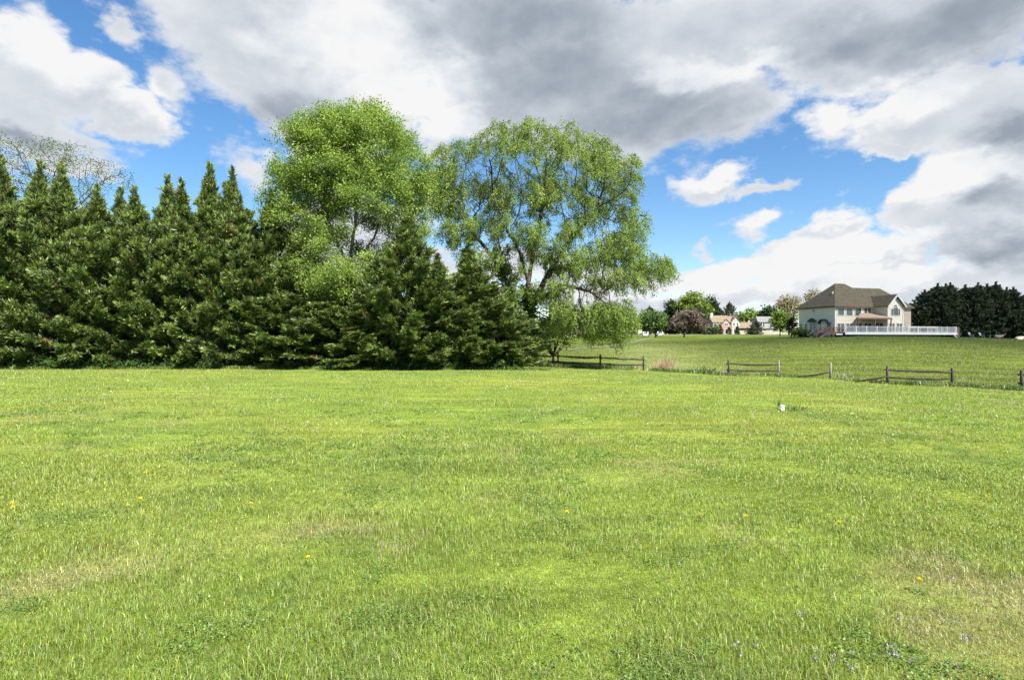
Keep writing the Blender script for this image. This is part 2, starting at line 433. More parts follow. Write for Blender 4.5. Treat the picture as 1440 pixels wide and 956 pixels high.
def joined_tubes(name, tubes, mat, smooth=True):
    V, Lp, Sz, o = [], [], [], 0
    for v, l, s in tubes:
        V.append(v); Lp += [q + o for q in l]; Sz += s; o += len(v)
    return np_mesh(name, np.concatenate(V), Lp, Sz, mat, None, smooth)

# space colonisation: limbs that grow towards the places where the crown has foliage
def grow(attr, seeds, step=.4, dk=.7, iters=110, g=None, smooth=.35, di=5.0):
    nodes = [np.array(seeds[0][0])]; par = [-1]
    for line in seeds:
        line = [np.array(p, float) for p in line]
        if line is not seeds[0] and len(nodes) > 1:
            j = int(np.argmin([np.linalg.norm(q - line[0]) for q in nodes])); prev = j
        else: prev = 0
        cur = nodes[prev]
        for p in line[1:]:
            d = p - cur; n = max(1, int(np.linalg.norm(d) / step))
            for k in range(1, n + 1):
                nodes.append(cur + d * k / n + g.normal(0, .02, 3)); par.append(prev); prev = len(nodes) - 1
            cur = p
    A = np.array(attr); N = np.array(nodes)
    alive = np.ones(len(A), bool)
    best = np.full(len(A), 1e9); bi = np.zeros(len(A), int)
    def upd(i0):
        nonlocal best, bi
        D = np.linalg.norm(A[:, None] - N[None, i0:], axis=2)
        k = D.argmin(1); m = D[np.arange(len(A)), k]
        w = m < best; best = np.where(w, m, best); bi = np.where(w, k + i0, bi)
    upd(0)
    last = {}
    for it in range(iters):
        act = alive & (best < (di if it > 8 else 50))
        if not act.any(): break
        idx = bi[act]; dv = unit(A[act] - N[idx])
        acc = np.zeros_like(N); np.add.at(acc, idx, dv)
        cand = np.unique(idx)
        new, np_ = [], []
        for j in cand:
            d = acc[j]; nl = np.linalg.norm(d)
            if nl < 1e-6: continue
            d = d / nl
            if par[j] >= 0:
                pd = N[j] - N[par[j]]; pd = pd / (np.linalg.norm(pd) + 1e-9); d = d + pd * smooth; d /= np.linalg.norm(d)
            d = d + g.normal(0, .09, 3); d /= np.linalg.norm(d)
            q = N[j] + d * step
            if j in last and np.linalg.norm(last[j] - q) < .06: continue
            last[j] = q; new.append(q); np_.append(j)
        if not new: break
        i0 = len(N); N = np.concatenate([N, np.array(new)]); par += np_
        upd(i0)
        alive &= best > dk
        if not alive.any(): break
    return N, np.array(par), bi

def skeleton(N, par, rtip=.011, ex=2.25, rmax=.45, sides=5, rmin=0.0):
    n = len(N); r = np.zeros(n); ch = np.bincount(par[par >= 0], minlength=n)
    acc = np.zeros(n)
    for i in range(n - 1, -1, -1):
        v = acc[i] if ch[i] else rtip ** ex
        r[i] = v ** (1 / ex)
        if par[i] >= 0: acc[par[i]] += v
    r = np.minimum(r, rmax)
    p = np.maximum(par, 0)
    d = N - N[p]; d[par < 0] = (0, 0, 1); d = unit(d)
    ref = np.tile([.3, 1, .1], (n, 1)).astype(float); ref[np.abs(d @ np.array([.3, 1, .1]) / 1.05) > .9] = (1, 0, 0)
    a = unit(np.cross(d, ref)); b = np.cross(d, a)
    t = np.arange(sides) * 2 * np.pi / sides
    ring = a[:, None] * np.cos(t)[None, :, None] + b[:, None] * np.sin(t)[None, :, None]
    V0 = N[p][:, None] + ring * np.minimum(r[p], r * 1.5 + .01)[:, None, None]; V1 = N[:, None] + ring * r[:, None, None]
    e = np.where(par >= 0)[0]
    V = np.concatenate([V0[e], V1[e]], 1).reshape(-1, 3)
    k = np.arange(sides); k2 = (k + 1) % sides
    q = np.stack([k, k2, k2 + sides, k + sides], -1)
    Lp = (np.arange(len(e))[:, None, None] * 2 * sides + q[None]).ravel()
    return V, Lp, np.full(len(e) * sides, 4), r

def blob_points(blobs, Y, depth, cx, W, g, dens=1.0):
    """blobs in picture units at distance Y -> attractor points in metres"""
    pts = []
    k = Y / F
    for (bx, by, rx, ry) in blobs:
        dd = depth * math.sqrt(max(.05, 1 - ((bx - cx) / W) ** 2))
        n = int(dens * rx * ry * k * k * 9) + 8
        q = g.normal(size=(n, 3)); q = unit(q) * (g.random((n, 1)) ** .45)
        lay = g.choice([-1, 0, 1], n) * .62 * dd + q[:, 2] * dd * .45
        c = P(bx, by, Y); cc = P(cx, np.mean([b[1] for b in blobs]), Y)
        f = np.sqrt(np.clip(1 - (lay / (1.35 * depth)) ** 2, .3, 1))   # the crown rounds off towards its front and back
        x = c[0] + q[:, 0] * rx * k; z = c[2] + q[:, 1] * ry * k
        pts.append(np.stack([cc[0] + (x - cc[0]) * f, c[1] + lay, cc[2] + (z - cc[2]) * f], -1))
    return np.concatenate(pts)

def palette(n, g, cols, jit=.16):
    cols = np.array(cols); t = g.random(n) * (len(cols) - 1); i = np.minimum(t.astype(int), len(cols) - 2)
    c = cols[i] + (cols[i + 1] - cols[i]) * (t - i)[:, None]
    return c * np.exp(g.normal(0, jit, (n, 1)))

def cluster_leaves(pts, per, rad, ln, wd, cols, g, flat=.0):
    n = len(pts); c = np.repeat(pts, per, 0) + g.normal(0, rad, (n * per, 3)) * (1, 1, .8)
    d = unit(g.normal(size=(n * per, 3)) * (1, 1, .6) + (0, 0, -.15))
    lnv = ln * (.6 + .8 * g.random(n * per))
    tl = unit(g.normal(size=d.shape) * (1 - flat) + np.array([0, 0, 1]) * flat)
    Q = rhombs(c, d, lnv, wd * lnv / ln, tiltr=tl)
    pc = np.repeat(palette(n, g, cols, .12), per, 0) * np.exp(g.normal(0, .12, (n * per, 1)))
    return Q, pc

def strand_leaves(pts, centre, per, length, ln, wd, cols, g, out=.35):
    n = len(pts)
    o = pts - centre; o[:, 2] = 0; o = unit(o + g.normal(0, .6, o.shape) * (1, 1, 0))
    Ls = length * (.45 + .9 * g.random(n))
    k = (np.arange(per) + .5) / per
    pos = pts[:, None] + o[:, None] * (out * Ls[:, None] * (1 - (1 - k[None]) ** 2))[..., None] + np.array([0, 0, 1]) * (Ls[:, None] * (.22 * k[None] - 1.0 * k[None] ** 2))[..., None]
    pos = pos.reshape(-1, 3) + g.normal(0, .10, (n * per, 3))
    d = unit(g.normal(size=(n * per, 3)) * .6 + np.repeat(o, per, 0) * .35 + (0, 0, -.75))
    lv = ln * (.6 + .8 * g.random(n * per))
    Q = rhombs(pos, d, lv, wd * (.7 + .6 * g.random(n * per)))
    pc = np.repeat(palette(n, g, cols, .14), per, 0) * np.exp(g.normal(0, .12, (n * per, 1)))
    return Q, pc

# ------------------------------------------------------------------ the hedge row of cypresses
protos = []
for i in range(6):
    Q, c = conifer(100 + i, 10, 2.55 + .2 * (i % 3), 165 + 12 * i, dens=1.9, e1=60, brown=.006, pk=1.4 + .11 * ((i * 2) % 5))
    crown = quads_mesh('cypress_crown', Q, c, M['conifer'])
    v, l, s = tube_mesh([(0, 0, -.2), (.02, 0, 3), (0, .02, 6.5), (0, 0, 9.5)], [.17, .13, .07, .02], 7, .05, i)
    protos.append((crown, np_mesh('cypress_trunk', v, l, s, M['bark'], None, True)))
def plant_conifer(kind, name, px, py, Y, ph, rz, wide, label, group, cat='conifer', mats=None):
    x, y, z = G(px, Y)
    top = CAMZ + (HOR - py) / F * Y
    H = top - z
    o = empty(name, (x, y, z - .05), rz); s = H / 10; o.rotation_euler = (.045 * math.sin(px * 1.7), .045 * math.cos(px * 2.3), rz)
    o.scale = (wide, wide, s)
    cr = link('crown', kind[0], o); link('trunk', kind[1], o)
    return tag(o, label, cat, group)
row = [  # apex px, apex py, distance, proto, width, label
    (-70, 205, 34.0, 0, 1.1, 'dark cypress at the far left end of the hedge row, mostly out of frame'),
    (-32, 214, 33.3, 3, 1.1, 'cypress cut by the left edge of the photo in the hedge row'),
    (8, 206, 34.2, 1, 1.1, 'tall cypress just inside the left edge of the photo, below the bare twigs'),
    (40, 219, 33.4, 4, 1.05, 'broad cypress with two twig sprays of the bare tree right behind it'),
    (92, 221, 34.0, 2, 1.08, 'high pointed cypress at the right side of the bare tree twigs'),
    (127, 258, 33.2, 5, 1.0, 'shorter cypress in the dip right of the high pointed one on the left'),
    (160, 252, 34.0, 0, 1.0, 'rounded cypress below the rightmost twigs of the bare tree'),
    (201, 252, 33.3, 2, 1.0, 'slim topped cypress left of the tallest middle spire of the hedge'),
    (232, 237, 34.2, 3, 1.0, 'cypress with a full spire against blue sky, midway along the left hedge'),
    (258, 247, 33.4, 1, .95, 'cypress with a short spire between the full spire and the twin spires'),
    (295, 231, 34.3, 5, 1.0, 'left cypress of the twin spires in front of the white cloud'),
    (314, 229, 33.9, 4, 1.0, 'right cypress of the twin spires in front of the white cloud'),
    (346, 266, 33.3, 0, .98, 'cypress right of the twin spires, lower than they are'),
    (370, 262, 34.4, 2, .95, 'cypress whose tip touches the left flank of the big maple'),
    (405, 335, 33.0, 3, 1.0, 'low cypress under the left half of the maple crown'),
    (440, 360, 34.0, 1, 1.05, 'cypress hidden behind the lowest maple foliage'),
    (490, 375, 33.3, 5, 1.1, 'cypress directly under the maple trunk, partly veiled by its leaves'),
    (535, 372, 34.2, 4, 1.0, 'dark cypress under the right half of the maple crown'),
    (575, 284, 32.3, 5, 1.05, 'pointed dark cypress standing between the maple and the willow'),
    (612, 352, 32.8, 0, 1.05, 'squat cypress right of the pointed one between maple and willow'),
    (655, 334, 33.4, 0, 1.12, 'wide cypress in front of the left willow stem'),
    (693, 392, 33.2, 1, .95, 'last low cypress at the right end of the hedge beside the fence'),
]
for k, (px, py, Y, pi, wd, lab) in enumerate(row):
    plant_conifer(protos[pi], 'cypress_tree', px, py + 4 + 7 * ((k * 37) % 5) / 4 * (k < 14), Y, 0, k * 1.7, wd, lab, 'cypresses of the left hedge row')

# undergrowth at the foot of the hedge
def undergrowth():
    g = np.random.default_rng(5)
    n = 1500; px = g.random(n) * 740 - 10; Y = 31.1 + g.random(n) ** 1.5 * 1.6 + fbm(px, px * 0, 40, 3) * .9 - .5
    x = (px - 720) / F * Y
    keep = fbm(x, Y, 1.6, 8) > .40; x, Y = x[keep], Y[keep]
    p = np.stack([x, Y, z_at(x, Y) + .08 + .34 * g.random(len(x))], -1)
    Q, c = cluster_leaves(p, 14, .14, .15, .08, [(.02, .055, .010), (.045, .095, .016), (.075, .13, .024)], g, .5)
    return quads_mesh('undergrowth', Q, c, M['leaf'])
tag(link('undergrowth', undergrowth()), 'dark green leafy undergrowth along the foot of the hedge', 'undergrowth', kind='stuff')

# ------------------------------------------------------------------ broad-leaved trees
def leafy_tree(name, label, cat, Y, blobs, depth, cx, W, seeds, seed, cols, per=20, rad=.3, ln=.17, wd=.12, dens=1.0, style='cluster',
               bark='bark', rtip=.011, ex=2.25, step=.4, dk=.7, rmax=.45, length=1.0, group=None, flat=.2, clump=None, keep=1.0, mat='leaf'):
    g = np.random.default_rng(seed)
    A = blob_points(blobs, Y, depth, cx, W, g, dens)
    N, par, bi = grow(A, seeds, step, dk, 130, g)
    V, Lp, Sz, r = skeleton(N, par, rtip, ex, rmax)
    root = np.array(seeds[0][0])
    o = empty(name, tuple(root)); tag(o, label, cat, group)
    link('trunk', np_mesh('trunk', V - root, Lp, Sz, M[bark], None, True), o)
    # leaves sit round the places the twigs reached
    T = A[g.random(len(A)) < keep]
    if clump:   # foliage gathers in clumps with gaps between them
        q = .5 * (vnoise(T[:, 0] + .6 * T[:, 1], T[:, 2], 1.15, seed) + vnoise(T[:, 1] - .5 * T[:, 0], T[:, 2], 1.3, seed + 2))
        T = T[q > clump]
    if style == 'cluster': Q, c = cluster_leaves(T, per, rad, ln, wd, cols, g, flat)
    else: Q, c = strand_leaves(T, np.array([root[0], root[1], 0]), per, length, ln, wd, cols, g)
    link('crown', quads_mesh('crown', Q - root, c, M[mat]), o)
    return o, N, r

maple_cols = [(.135, .21, .042), (.18, .265, .050), (.22, .305, .060)]
leafy_tree('maple_tree', 'big bright green round headed maple rising behind the hedge left of the willow', 'tree', 35.0,
    [(436, 202, 5, 26), (458, 190, 5, 26), (484, 180, 5, 26), (508, 178, 5, 26), (532, 180, 5, 26), (556, 192, 5, 26), (580, 210, 5, 26), (398, 248, 5, 22), (385, 300, 10, 26), (420, 470, 26, 14), (450, 490, 26, 10), (450, 183, 8, 22), (475, 170, 7, 20), (497, 165, 7, 20), (520, 163, 8, 18), (545, 173, 7, 20), (572, 187, 8, 22), (415, 197, 8, 20), (470, 187, 42, 30), (520, 180, 42, 28), (430, 205, 32, 32), (562, 207, 26, 36), (480, 230, 65, 36), (545, 247, 42, 38), (420, 250, 36, 32),
     (398, 283, 26, 28), (450, 283, 52, 30), (520, 290, 42, 28), (580, 277, 26, 40), (600, 250, 14, 30), (395, 333, 22, 28), (432, 323, 38, 26), (416, 360, 32, 26),
     (468, 333, 22, 16), (556, 315, 26, 22), (440, 403, 42, 22), (470, 427, 44, 20), (512, 417, 26, 18), (400, 387, 20, 16), (590, 320, 16, 22), (490, 338, 30, 18), (462, 366, 26, 18), (520, 398, 26, 18), (500, 375, 20, 14), (505, 350, 24, 20), (535, 372, 20, 16), (490, 440, 40, 14), (400, 420, 20, 20), (555, 345, 16, 18), (455, 440, 26, 14)],
    4.0, 490, 130, [[P(490, 520, 35.6), P(488, 420, 35.5), P(490, 378, 35.4)], [P(490, 378, 35.4), P(465, 320, 35.2), P(440, 260, 34.5)], [P(490, 378, 35.4), P(500, 310, 35.5), P(505, 240, 35.6)],
                    [P(489, 385, 35.4), P(525, 335, 36), P(548, 280, 36.3)], [P(489, 400, 35.4), P(455, 372, 34), P(430, 340, 33.2)]],
    21, maple_cols, per=84, rad=.23, ln=.10, wd=.072, dens=8.0, clump=.43, step=.36, dk=.5, bark='barkgrey', rtip=.010, flat=.35)

willow_cols = [(.105, .168, .034), (.148, .215, .042), (.19, .255, .054)]
leafy_tree('willow_tree', 'wide spreading willow with dark forked limbs and a low hanging curtain over the fence', 'tree', 40.0,
    [(650, 228, 36, 32), (700, 200, 40, 30), (745, 192, 34, 26), (790, 198, 32, 26), (835, 222, 36, 30), (872, 252, 36, 36), (630, 280, 30, 40), (622, 245, 16, 40),
     (692, 265, 40, 36), (760, 262, 38, 36), (825, 285, 40, 32), (885, 312, 28, 34), (862, 352, 46, 24), (905, 375, 34, 16), (932, 380, 16, 18), (800, 372, 38, 20),
     (742, 335, 26, 24), (662, 318, 34, 22), (855, 398, 48, 14), (640, 330, 24, 18), (905, 400, 22, 14), (800, 330, 20, 16), (700, 320, 16, 20),
     (770, 415, 34, 16), (800, 440, 30, 16), (845, 440, 34, 14), (875, 445, 20, 16), (860, 460, 22, 12), (790, 465, 22, 10), (825, 470, 18, 10), (845, 445, 34, 18), (870, 455, 22, 20), (800, 450, 28, 16), (835, 468, 30, 14), (865, 475, 18, 12), (780, 452, 20, 16), (715, 425, 16, 18), (690, 372, 20, 14), (770, 355, 18, 14), (725, 385, 12, 14), (660, 365, 18, 14)],
    4.8, 780, 190, [[P(748, 519, 40.2), P(746, 440, 40.2), P(742, 395, 40.1)], [P(738, 510, 40.0), P(722, 440, 39.6), P(710, 385, 39.3), P(702, 340, 39)], [P(742, 395, 40.1), P(730, 352, 39.8), P(705, 310, 39.4)],
                    [P(742, 400, 40.1), P(752, 340, 40.4), P(765, 285, 40.8)], [P(747, 435, 40.2), P(775, 380, 40.0), P(800, 340, 39.6), P(835, 300, 39.2)], [P(712, 392, 39.4), P(686, 352, 39.8), P(660, 322, 40.2)],
                    [P(775, 382, 40), P(820, 368, 41), P(865, 362, 41.6)], [P(748, 430, 40.2), P(790, 400, 38.2), P(830, 410, 37.2), P(850, 425, 37)]],
    22, willow_cols, per=58, ln=.15, wd=.052, dens=9.0, step=.36, dk=.5, style='strand', length=.8, bark='darkbark', rtip=.013, ex=2.15, clump=.38)

leafy_tree('bare_tree', 'thin twigged half bare tree showing above the left end of the hedge', 'tree', 44.0,
    [(20, 210, 36, 16), (70, 212, 40, 18), (115, 226, 34, 22), (150, 240, 26, 18), (170, 250, 16, 14), (30, 250, 60, 40), (100, 270, 60, 40), (-30, 220, 40, 40)],
    3.0, 80, 140, [[P(85, 512, 44), P(85, 400, 44), P(82, 300, 44)]], 23, [(.055, .095, .022), (.10, .155, .035)],
    per=17, rad=.24, ln=.11, wd=.06, dens=2.8, bark='bark', rtip=.014, ex=2.5, keep=.8, dk=.5)

def shrub(name, label, cat, Y, blobs, depth, seed, cols, per=16, rad=.25, ln=.16, wd=.1, dens=1.0, group=None, stem=None, bark='bark', mat='leaf', flat=.3):
    """bush or small far tree: stems from the ground to foliage clumps"""
    g = np.random.default_rng(seed)
    bx = np.mean([b[0] for b in blobs]) if stem is None else stem
    root = np.array(G(bx, Y)); root[2] -= .05
    W = max(max(abs(b[0] - bx) + b[2] for b in blobs) * 1.2, 1)
    A = blob_points(blobs, Y, depth, bx, W, g, dens)
    A[:, 2] = np.maximum(A[:, 2], z_at(A[:, 0], A[:, 1]) + .08)
    o = empty(name, tuple(root)); tag(o, label, cat, group)
    size = max(b[3] for b in blobs) * Y / F
    low = root + np.array([0, 0, max(.2, (A[:, 2].min() - root[2]) * .9)])
    tubes = [tube_mesh([root * 0, (low - root)], [size * .07 + .02, size * .055 + .015], 6)]
    for k in range(12):
        t = A[g.integers(len(A))] - root; b0 = low - root
        m = b0 * .45 + t * .55 + g.normal(0, .05 * size, 3); m[2] = b0[2] + (t[2] - b0[2]) * .5
        tubes.append(tube_mesh([b0, m, t], [size * .035 + .01, size * .02 + .008, .006], 5))
    link('trunk' if cat == 'tree' else 'stem', joined_tubes('stem', tubes, M[bark]), o)
    Q, c = cluster_leaves(A, per, rad, ln, wd, cols, g, flat)
    link('crown' if cat == 'tree' else 'foliage', quads_mesh('foliage', Q - root, c, M[mat]), o)
    return o

# shrubs and ivy under the willow
shrub('leafy_shrub', 'pale green leafy shrub under the willow behind the wooden fence', 'shrub', 41.5, [(775, 470, 26, 20), (764, 440, 20, 20), (795, 440, 22, 18), (760, 488, 20, 14), (795, 482, 16, 12)], 1.2, 31, [(.09, .15, .03), (.14, .2, .045)], dens=1.6)
shrub('leafy_shrub', 'dark shrub at the foot of the willow trunk beside the last cypress', 'shrub', 39.2, [(730, 470, 24, 30), (722, 440, 16, 22), (738, 498, 20, 14)], 1.2, 32, [(.03, .065, .018), (.06, .10, .025)], dens=1.8)
def ivy():
    g = np.random.default_rng(8); pts = []
    for (line, n) in (([P(748, 515, 40.2), P(746, 440, 40.2), P(743, 405, 40.1)], 260), ([P(735, 505, 39.9), P(722, 440, 39.6), P(711, 390, 39.3), P(704, 350, 39.05)], 260)):
        t = g.random(n) * (len(line) - 1); i = np.minimum(t.astype(int), len(line) - 2); ln = np.array(line)
        p = ln[i] + (ln[i + 1] - ln[i]) * (t - i)[:, None]
        a = g.random(n) * 6.28; r = .28 + .25 * g.random(n)
        pts.append(p + np.stack([np.cos(a) * r, np.sin(a) * r, g.normal(0, .1, n)], -1))
    pts = np.concatenate(pts); root = np.array(G(742, 40)); 
    Q, c = cluster_leaves(pts, 16, .13, .15, .12, [(.055, .10, .02), (.10, .165, .03)], g, .2)
    return link('climbing_ivy', quads_mesh('climbing_ivy', Q, c, M['leaf']))
tag(ivy(), 'green ivy climbing the two willow stems', 'ivy')

# ------------------------------------------------------------------ box / polygon builder
class MB:
    def __init__(s): s.v, s.f = [], []
    def poly(s, pts):
        o = len(s.v); s.v += [tuple(p) for p in pts]; s.f.append(tuple(range(o, o + len(pts)))); return s
    def box(s, x0, x1, y0, y1, z0, z1):
        o = len(s.v)
        s.v += [(x0, y0, z0), (x1, y0, z0), (x1, y1, z0), (x0, y1, z0), (x0, y0, z1), (x1, y0, z1), (x1, y1, z1), (x0, y1, z1)]
        s.f += [tuple(o + k for k in q) for q in ((0, 3, 2, 1), (4, 5, 6, 7), (0, 1, 5, 4), (1, 2, 6, 5), (2, 3, 7, 6), (3, 0, 4, 7))]
        return s
    def prism(s, pts, d):
        """extrude polygon pts by vector d"""
        o = len(s.v); n = len(pts); d = np.array(d, float)
        s.v += [tuple(p) for p in pts] + [tuple(np.array(p) + d) for p in pts]
        s.f.append(tuple(range(o, o + n))[::-1]); s.f.append(tuple(range(o + n, o + 2 * n)))
        for k in range(n):
            k2 = (k + 1) % n; s.f.append((o + k, o + k2, o + n + k2, o + n + k))
        return s
    def beam(s, a, b, w, h):
        """box along a->b, w across, h in height"""
        a = np.array(a, float); b = np.array(b, float); d = b - a; d /= np.linalg.norm(d)
        sd = np.cross(d, (0, 0, 1)); 
        sd = np.array([1, 0, 0]) if np.linalg.norm(sd) < 1e-4 else sd / np.linalg.norm(sd)
        up = np.cross(sd, d)
        q = [a + sd * w / 2 * i + up * h / 2 * j for i, j in ((-1, -1), (1, -1), (1, 1), (-1, 1))]
        return s.prism(q, b - a)
    def build(s, name, mat, parent=None):
        me = bpy.data.meshes.new(name); me.from_pydata(s.v, [], s.f); me.materials.append(mat)
        import bmesh
        bm = bmesh.new(); bm.from_mesh(me); bmesh.ops.recalc_face_normals(bm, faces=bm.faces); bm.to_mesh(me); bm.free()
        return link(name, me, parent)

# windows on a wall: frame() gives wall origin, along-vector, outward normal
def window(parent, org, al, nm, x, z, w, h, glass='glass', cols=1, rows=2, fw=.11, name='window', trim='white', arch=False):
    org, al, nm = np.array(org, float), np.array(al, float), np.array(nm, float); up = np.array([0, 0, 1.0])
    def at(a, b, n): return org + al * a + up * b + nm * n
    f = MB()
    def bar(a0, a1, b0, b1, n0, n1): f.prism([at(a0, b0, n0), at(a1, b0, n0), at(a1, b1, n0), at(a0, b1, n0)], nm * (n1 - n0))
    x0, x1, z0, z1_ = x - w / 2, x + w / 2, z - h / 2, z + h / 2
    bar(x0 - fw, x1 + fw, z0 - fw, z0, .002, .06); bar(x0 - fw, x1 + fw, z1_, z1_ + fw, .002, .06)
    bar(x0 - fw, x0, z0, z1_, .002, .06); bar(x1, x1 + fw, z0, z1_, .002, .06)
    for k in range(1, cols): c = x0 + w * k / cols; bar(c - .06, c + .06, z0, z1_, .012, .055)
    for k in range(1, rows): c = z0 + h * k / rows; bar(x0, x1, c - .025, c + .025, .012, .045)
    if arch:
        pts = [at(x0 - fw, z1_ + fw, .004)] + [at(x - math.cos(t) * (w / 2 + fw), z1_ + fw + math.sin(t) * (w / 2 + fw) * .8, .004) for t in np.linspace(0, math.pi, 9)]
        f.prism(pts[1:], nm * .04)
    fo = f.build(name, M[trim], parent)
    p = MB().prism([at(x0, z0, .001), at(x1, z0, .001), at(x1, z1_, .001), at(x0, z1_, .001)], nm * .012)
    p.build('pane', M[glass], fo)
    if arch:
        q = [at(x - math.cos(t) * w * .42, z1_ + fw + .02 + math.sin(t) * w * .33, .046) for t in np.linspace(0, math.pi, 9)]
        MB().prism(q, nm * .006).build('arch_pane', M[glass], fo)
    return fo

# ------------------------------------------------------------------ the cream house on the hill
HX, HY = 59.6, 105.0; HZ = 2.30; ROT = R(15.43)
house = empty('cream_house', (HX, HY, HZ), ROT)
tag(house, 'large cream two storey house with brown hip roof and long white deck on the hill', 'house')
EV = 5.6           # eave height
w = MB(); w.box(0, 18, 0, 8.8, -1.2, EV)
wl = MB()
w.build('wall', M['siding'], house)
wg = MB(); wg.prism([(8.8, -3.1, -1.2), (12.45, -3.1, -1.2), (12.45, -3.1, EV), (10.62, -3.1, EV + 1.78), (8.8, -3.1, EV)], (0, 3.09, 0))
wg.build('gable_wing', M['siding'], house)
wl.box(-.03, -.002, .0, 8.8, -.2, EV - .01); wl.build('side_wall', M['siding_shade_lift'], house)
ws = MB().box(15.2, 18.02, -.03, -.002, -.2, EV - .01); ws.build('blush_wall', M['siding_pink'], house)
fnd = MB().box(-.08, 18.05, -.05, 8.85, -1.3, -.25).box(-.12, -.04, 4.2, 8.7, -1.3, -.2); fnd.build('foundation', M['brick'], house)
# roof
o_ = .45; e = EV - .02
A0, B0, C0, D0 = (-o_, -o_, e), (18 + o_, -o_, e), (18 + o_, 8.8 + o_, e), (-o_, 8.8 + o_, e)
P1, P2, R1, R2 = (4.4, 4.4, 10.25), (6.7, 4.4, 10.25), (8.5, 4.25, 9.5), (15.3, 4.25, 9.5)
rf = MB()
for f in ([A0, P1, D0], [A0, B0, R2, R1], [A0, R1, P2], [A0, P2, P1], [B0, C0, R2], [D0, P1, P2], [D0, P2, R1], [D0, R1, R2, C0]): rf.poly(f)
rf.poly([A0, D0, C0, B0])
zr = EV + 1.98
for sx in (-1, 1):
    xe = 10.62 + sx * 2.2
    rf.prism([(xe, -3.5, EV - .18), (10.62 + sx * .001, -3.5, zr), (10.62 + sx * .001, 2.1, zr), (xe, .35, EV - .18)], (0, 0, .14))
rf.box(11.2, 14.4, 1.6, 2.6, 7.55, 7.72)
roof = rf.build('roof', M['shingle'], house)
MB().prism([(2.0, 2.6, 8.0), (2.3, 2.6, 8.0), (2.3, 2.9, 8.0), (2.0, 2.9, 8.0)], (0, 0, .5)).build('vent', M['tan'], roof)
# gutters, corner boards, rakes: each a piece of its own
for q in ((-o_ - .03, 8.4, -o_ - .05, -o_ - .005), (12.9, 18 + o_ + .03, -o_ - .05, -o_ - .005), (-o_ - .05, -o_ - .005, -o_ + .01, 8.8 + o_)):
    MB().box(*q, e - .22, e + .02).build('gutter', M['brown'], house)
for sx in (-1, 1):
    MB().beam((10.62 + sx * 2.15, -3.54, EV - .26), (10.62 + sx * .02, -3.54, zr - .07), .07, .26).build('rake_board', M['white'], house)
for q in ((-.05, .14, -.05, -.006), (8.76, 8.92, -3.15, -3.104), (12.3, 12.48, -3.15, -3.104)):
    MB().box(*q, -.2, EV - .2).build('corner_board', M['white'], house)
fr, wfr = ((0, 0, 0), (1, 0, 0), (0, -1, 0)), ((0, -3.1, 0), (1, 0, 0), (0, -1, 0))
lf = ((-.03, 0, 0), (0, 1, 0), (-1, 0, 0)); wlf = ((8.8, 0, 0), (0, -1, 0), (-1, 0, 0))
for x in (1.35, 3.3, 5.3): window(house, *fr, x, 4.55, 1.35, 1.35, 'screen', 1, 1, .14)
window(house, *fr, 7.5, 4.55, 1.5, 1.35, 'glass', 2, 1, .12)
for x in (1.3, 3.3, 5.35): window(house, *fr, x, 1.55, 1.5, 1.6, 'glass', 2, 2, .13)
window(house, *fr, 7.6, 1.35, 1.5, 2.1, 'glass', 2, 1, .13, 'patio_door')
window(house, *fr, 17.3, 1.6, .6, .9, 'glass', 1, 1, .1)
window(house, *wfr, 10.62, 4.55, 1.0, 1.45, 'glass', 1, 1, .11, arch=True)
window(house, *wfr, 9.82, 4.4, .42, 1.2, 'glass', 1, 1, .08); window(house, *wfr, 11.42, 4.4, .42, 1.2, 'glass', 1, 1, .08)
for x in (9.75, 11.5): window(house, *wfr, x, 1.6, 1.2, 1.5, 'glass', 2, 1, .12)
window(house, *wlf, 1.4, 1.6, 1.6, 1.6, 'glass', 2, 1, .12)
window(house, *lf, 1.3, 1.75, .8, 1.6, 'glass', 1, 1, .1)
for y in (3.2, 6.9, 8.2): window(house, *lf, y, 1.6, .42, 1.7 if y > 3.5 else 1.9, 'glass', 1, 1, .09)
for y in (4.7, 5.6): window(house, *lf, y, 1.55, .5, 1.8, 'glass', 1, 1, .12, 'narrow_door')
window(house, *lf, 5.0, 4.95, .42, .45, 'glass', 1, 1, .07)
hd = MB().prism([(-.05, 4.1, 2.75), (-.05, 6.25, 2.75), (-.05, 5.17, 3.5)], (-.6, 0, 0)); hd.build('door_hood', M['shingle'], house)
ar = MB()
for a, b in zip(np.linspace(0, math.pi, 9)[:-1], np.linspace(0, math.pi, 9)[1:]):
    ar.beam((-.35, 2.4 - math.cos(a) * .95, 2.35 + math.sin(a) * .8), (-.35, 2.4 - math.cos(b) * .95, 2.35 + math.sin(b) * .8), .6, .16)
ar.build('arched_hood', M['shingle'], house)
bay = MB().box(-.25, -.032, 1.75, 3.05, .1, 2.6); bay.build('bay_front', M['siding_shade_lift'], house)
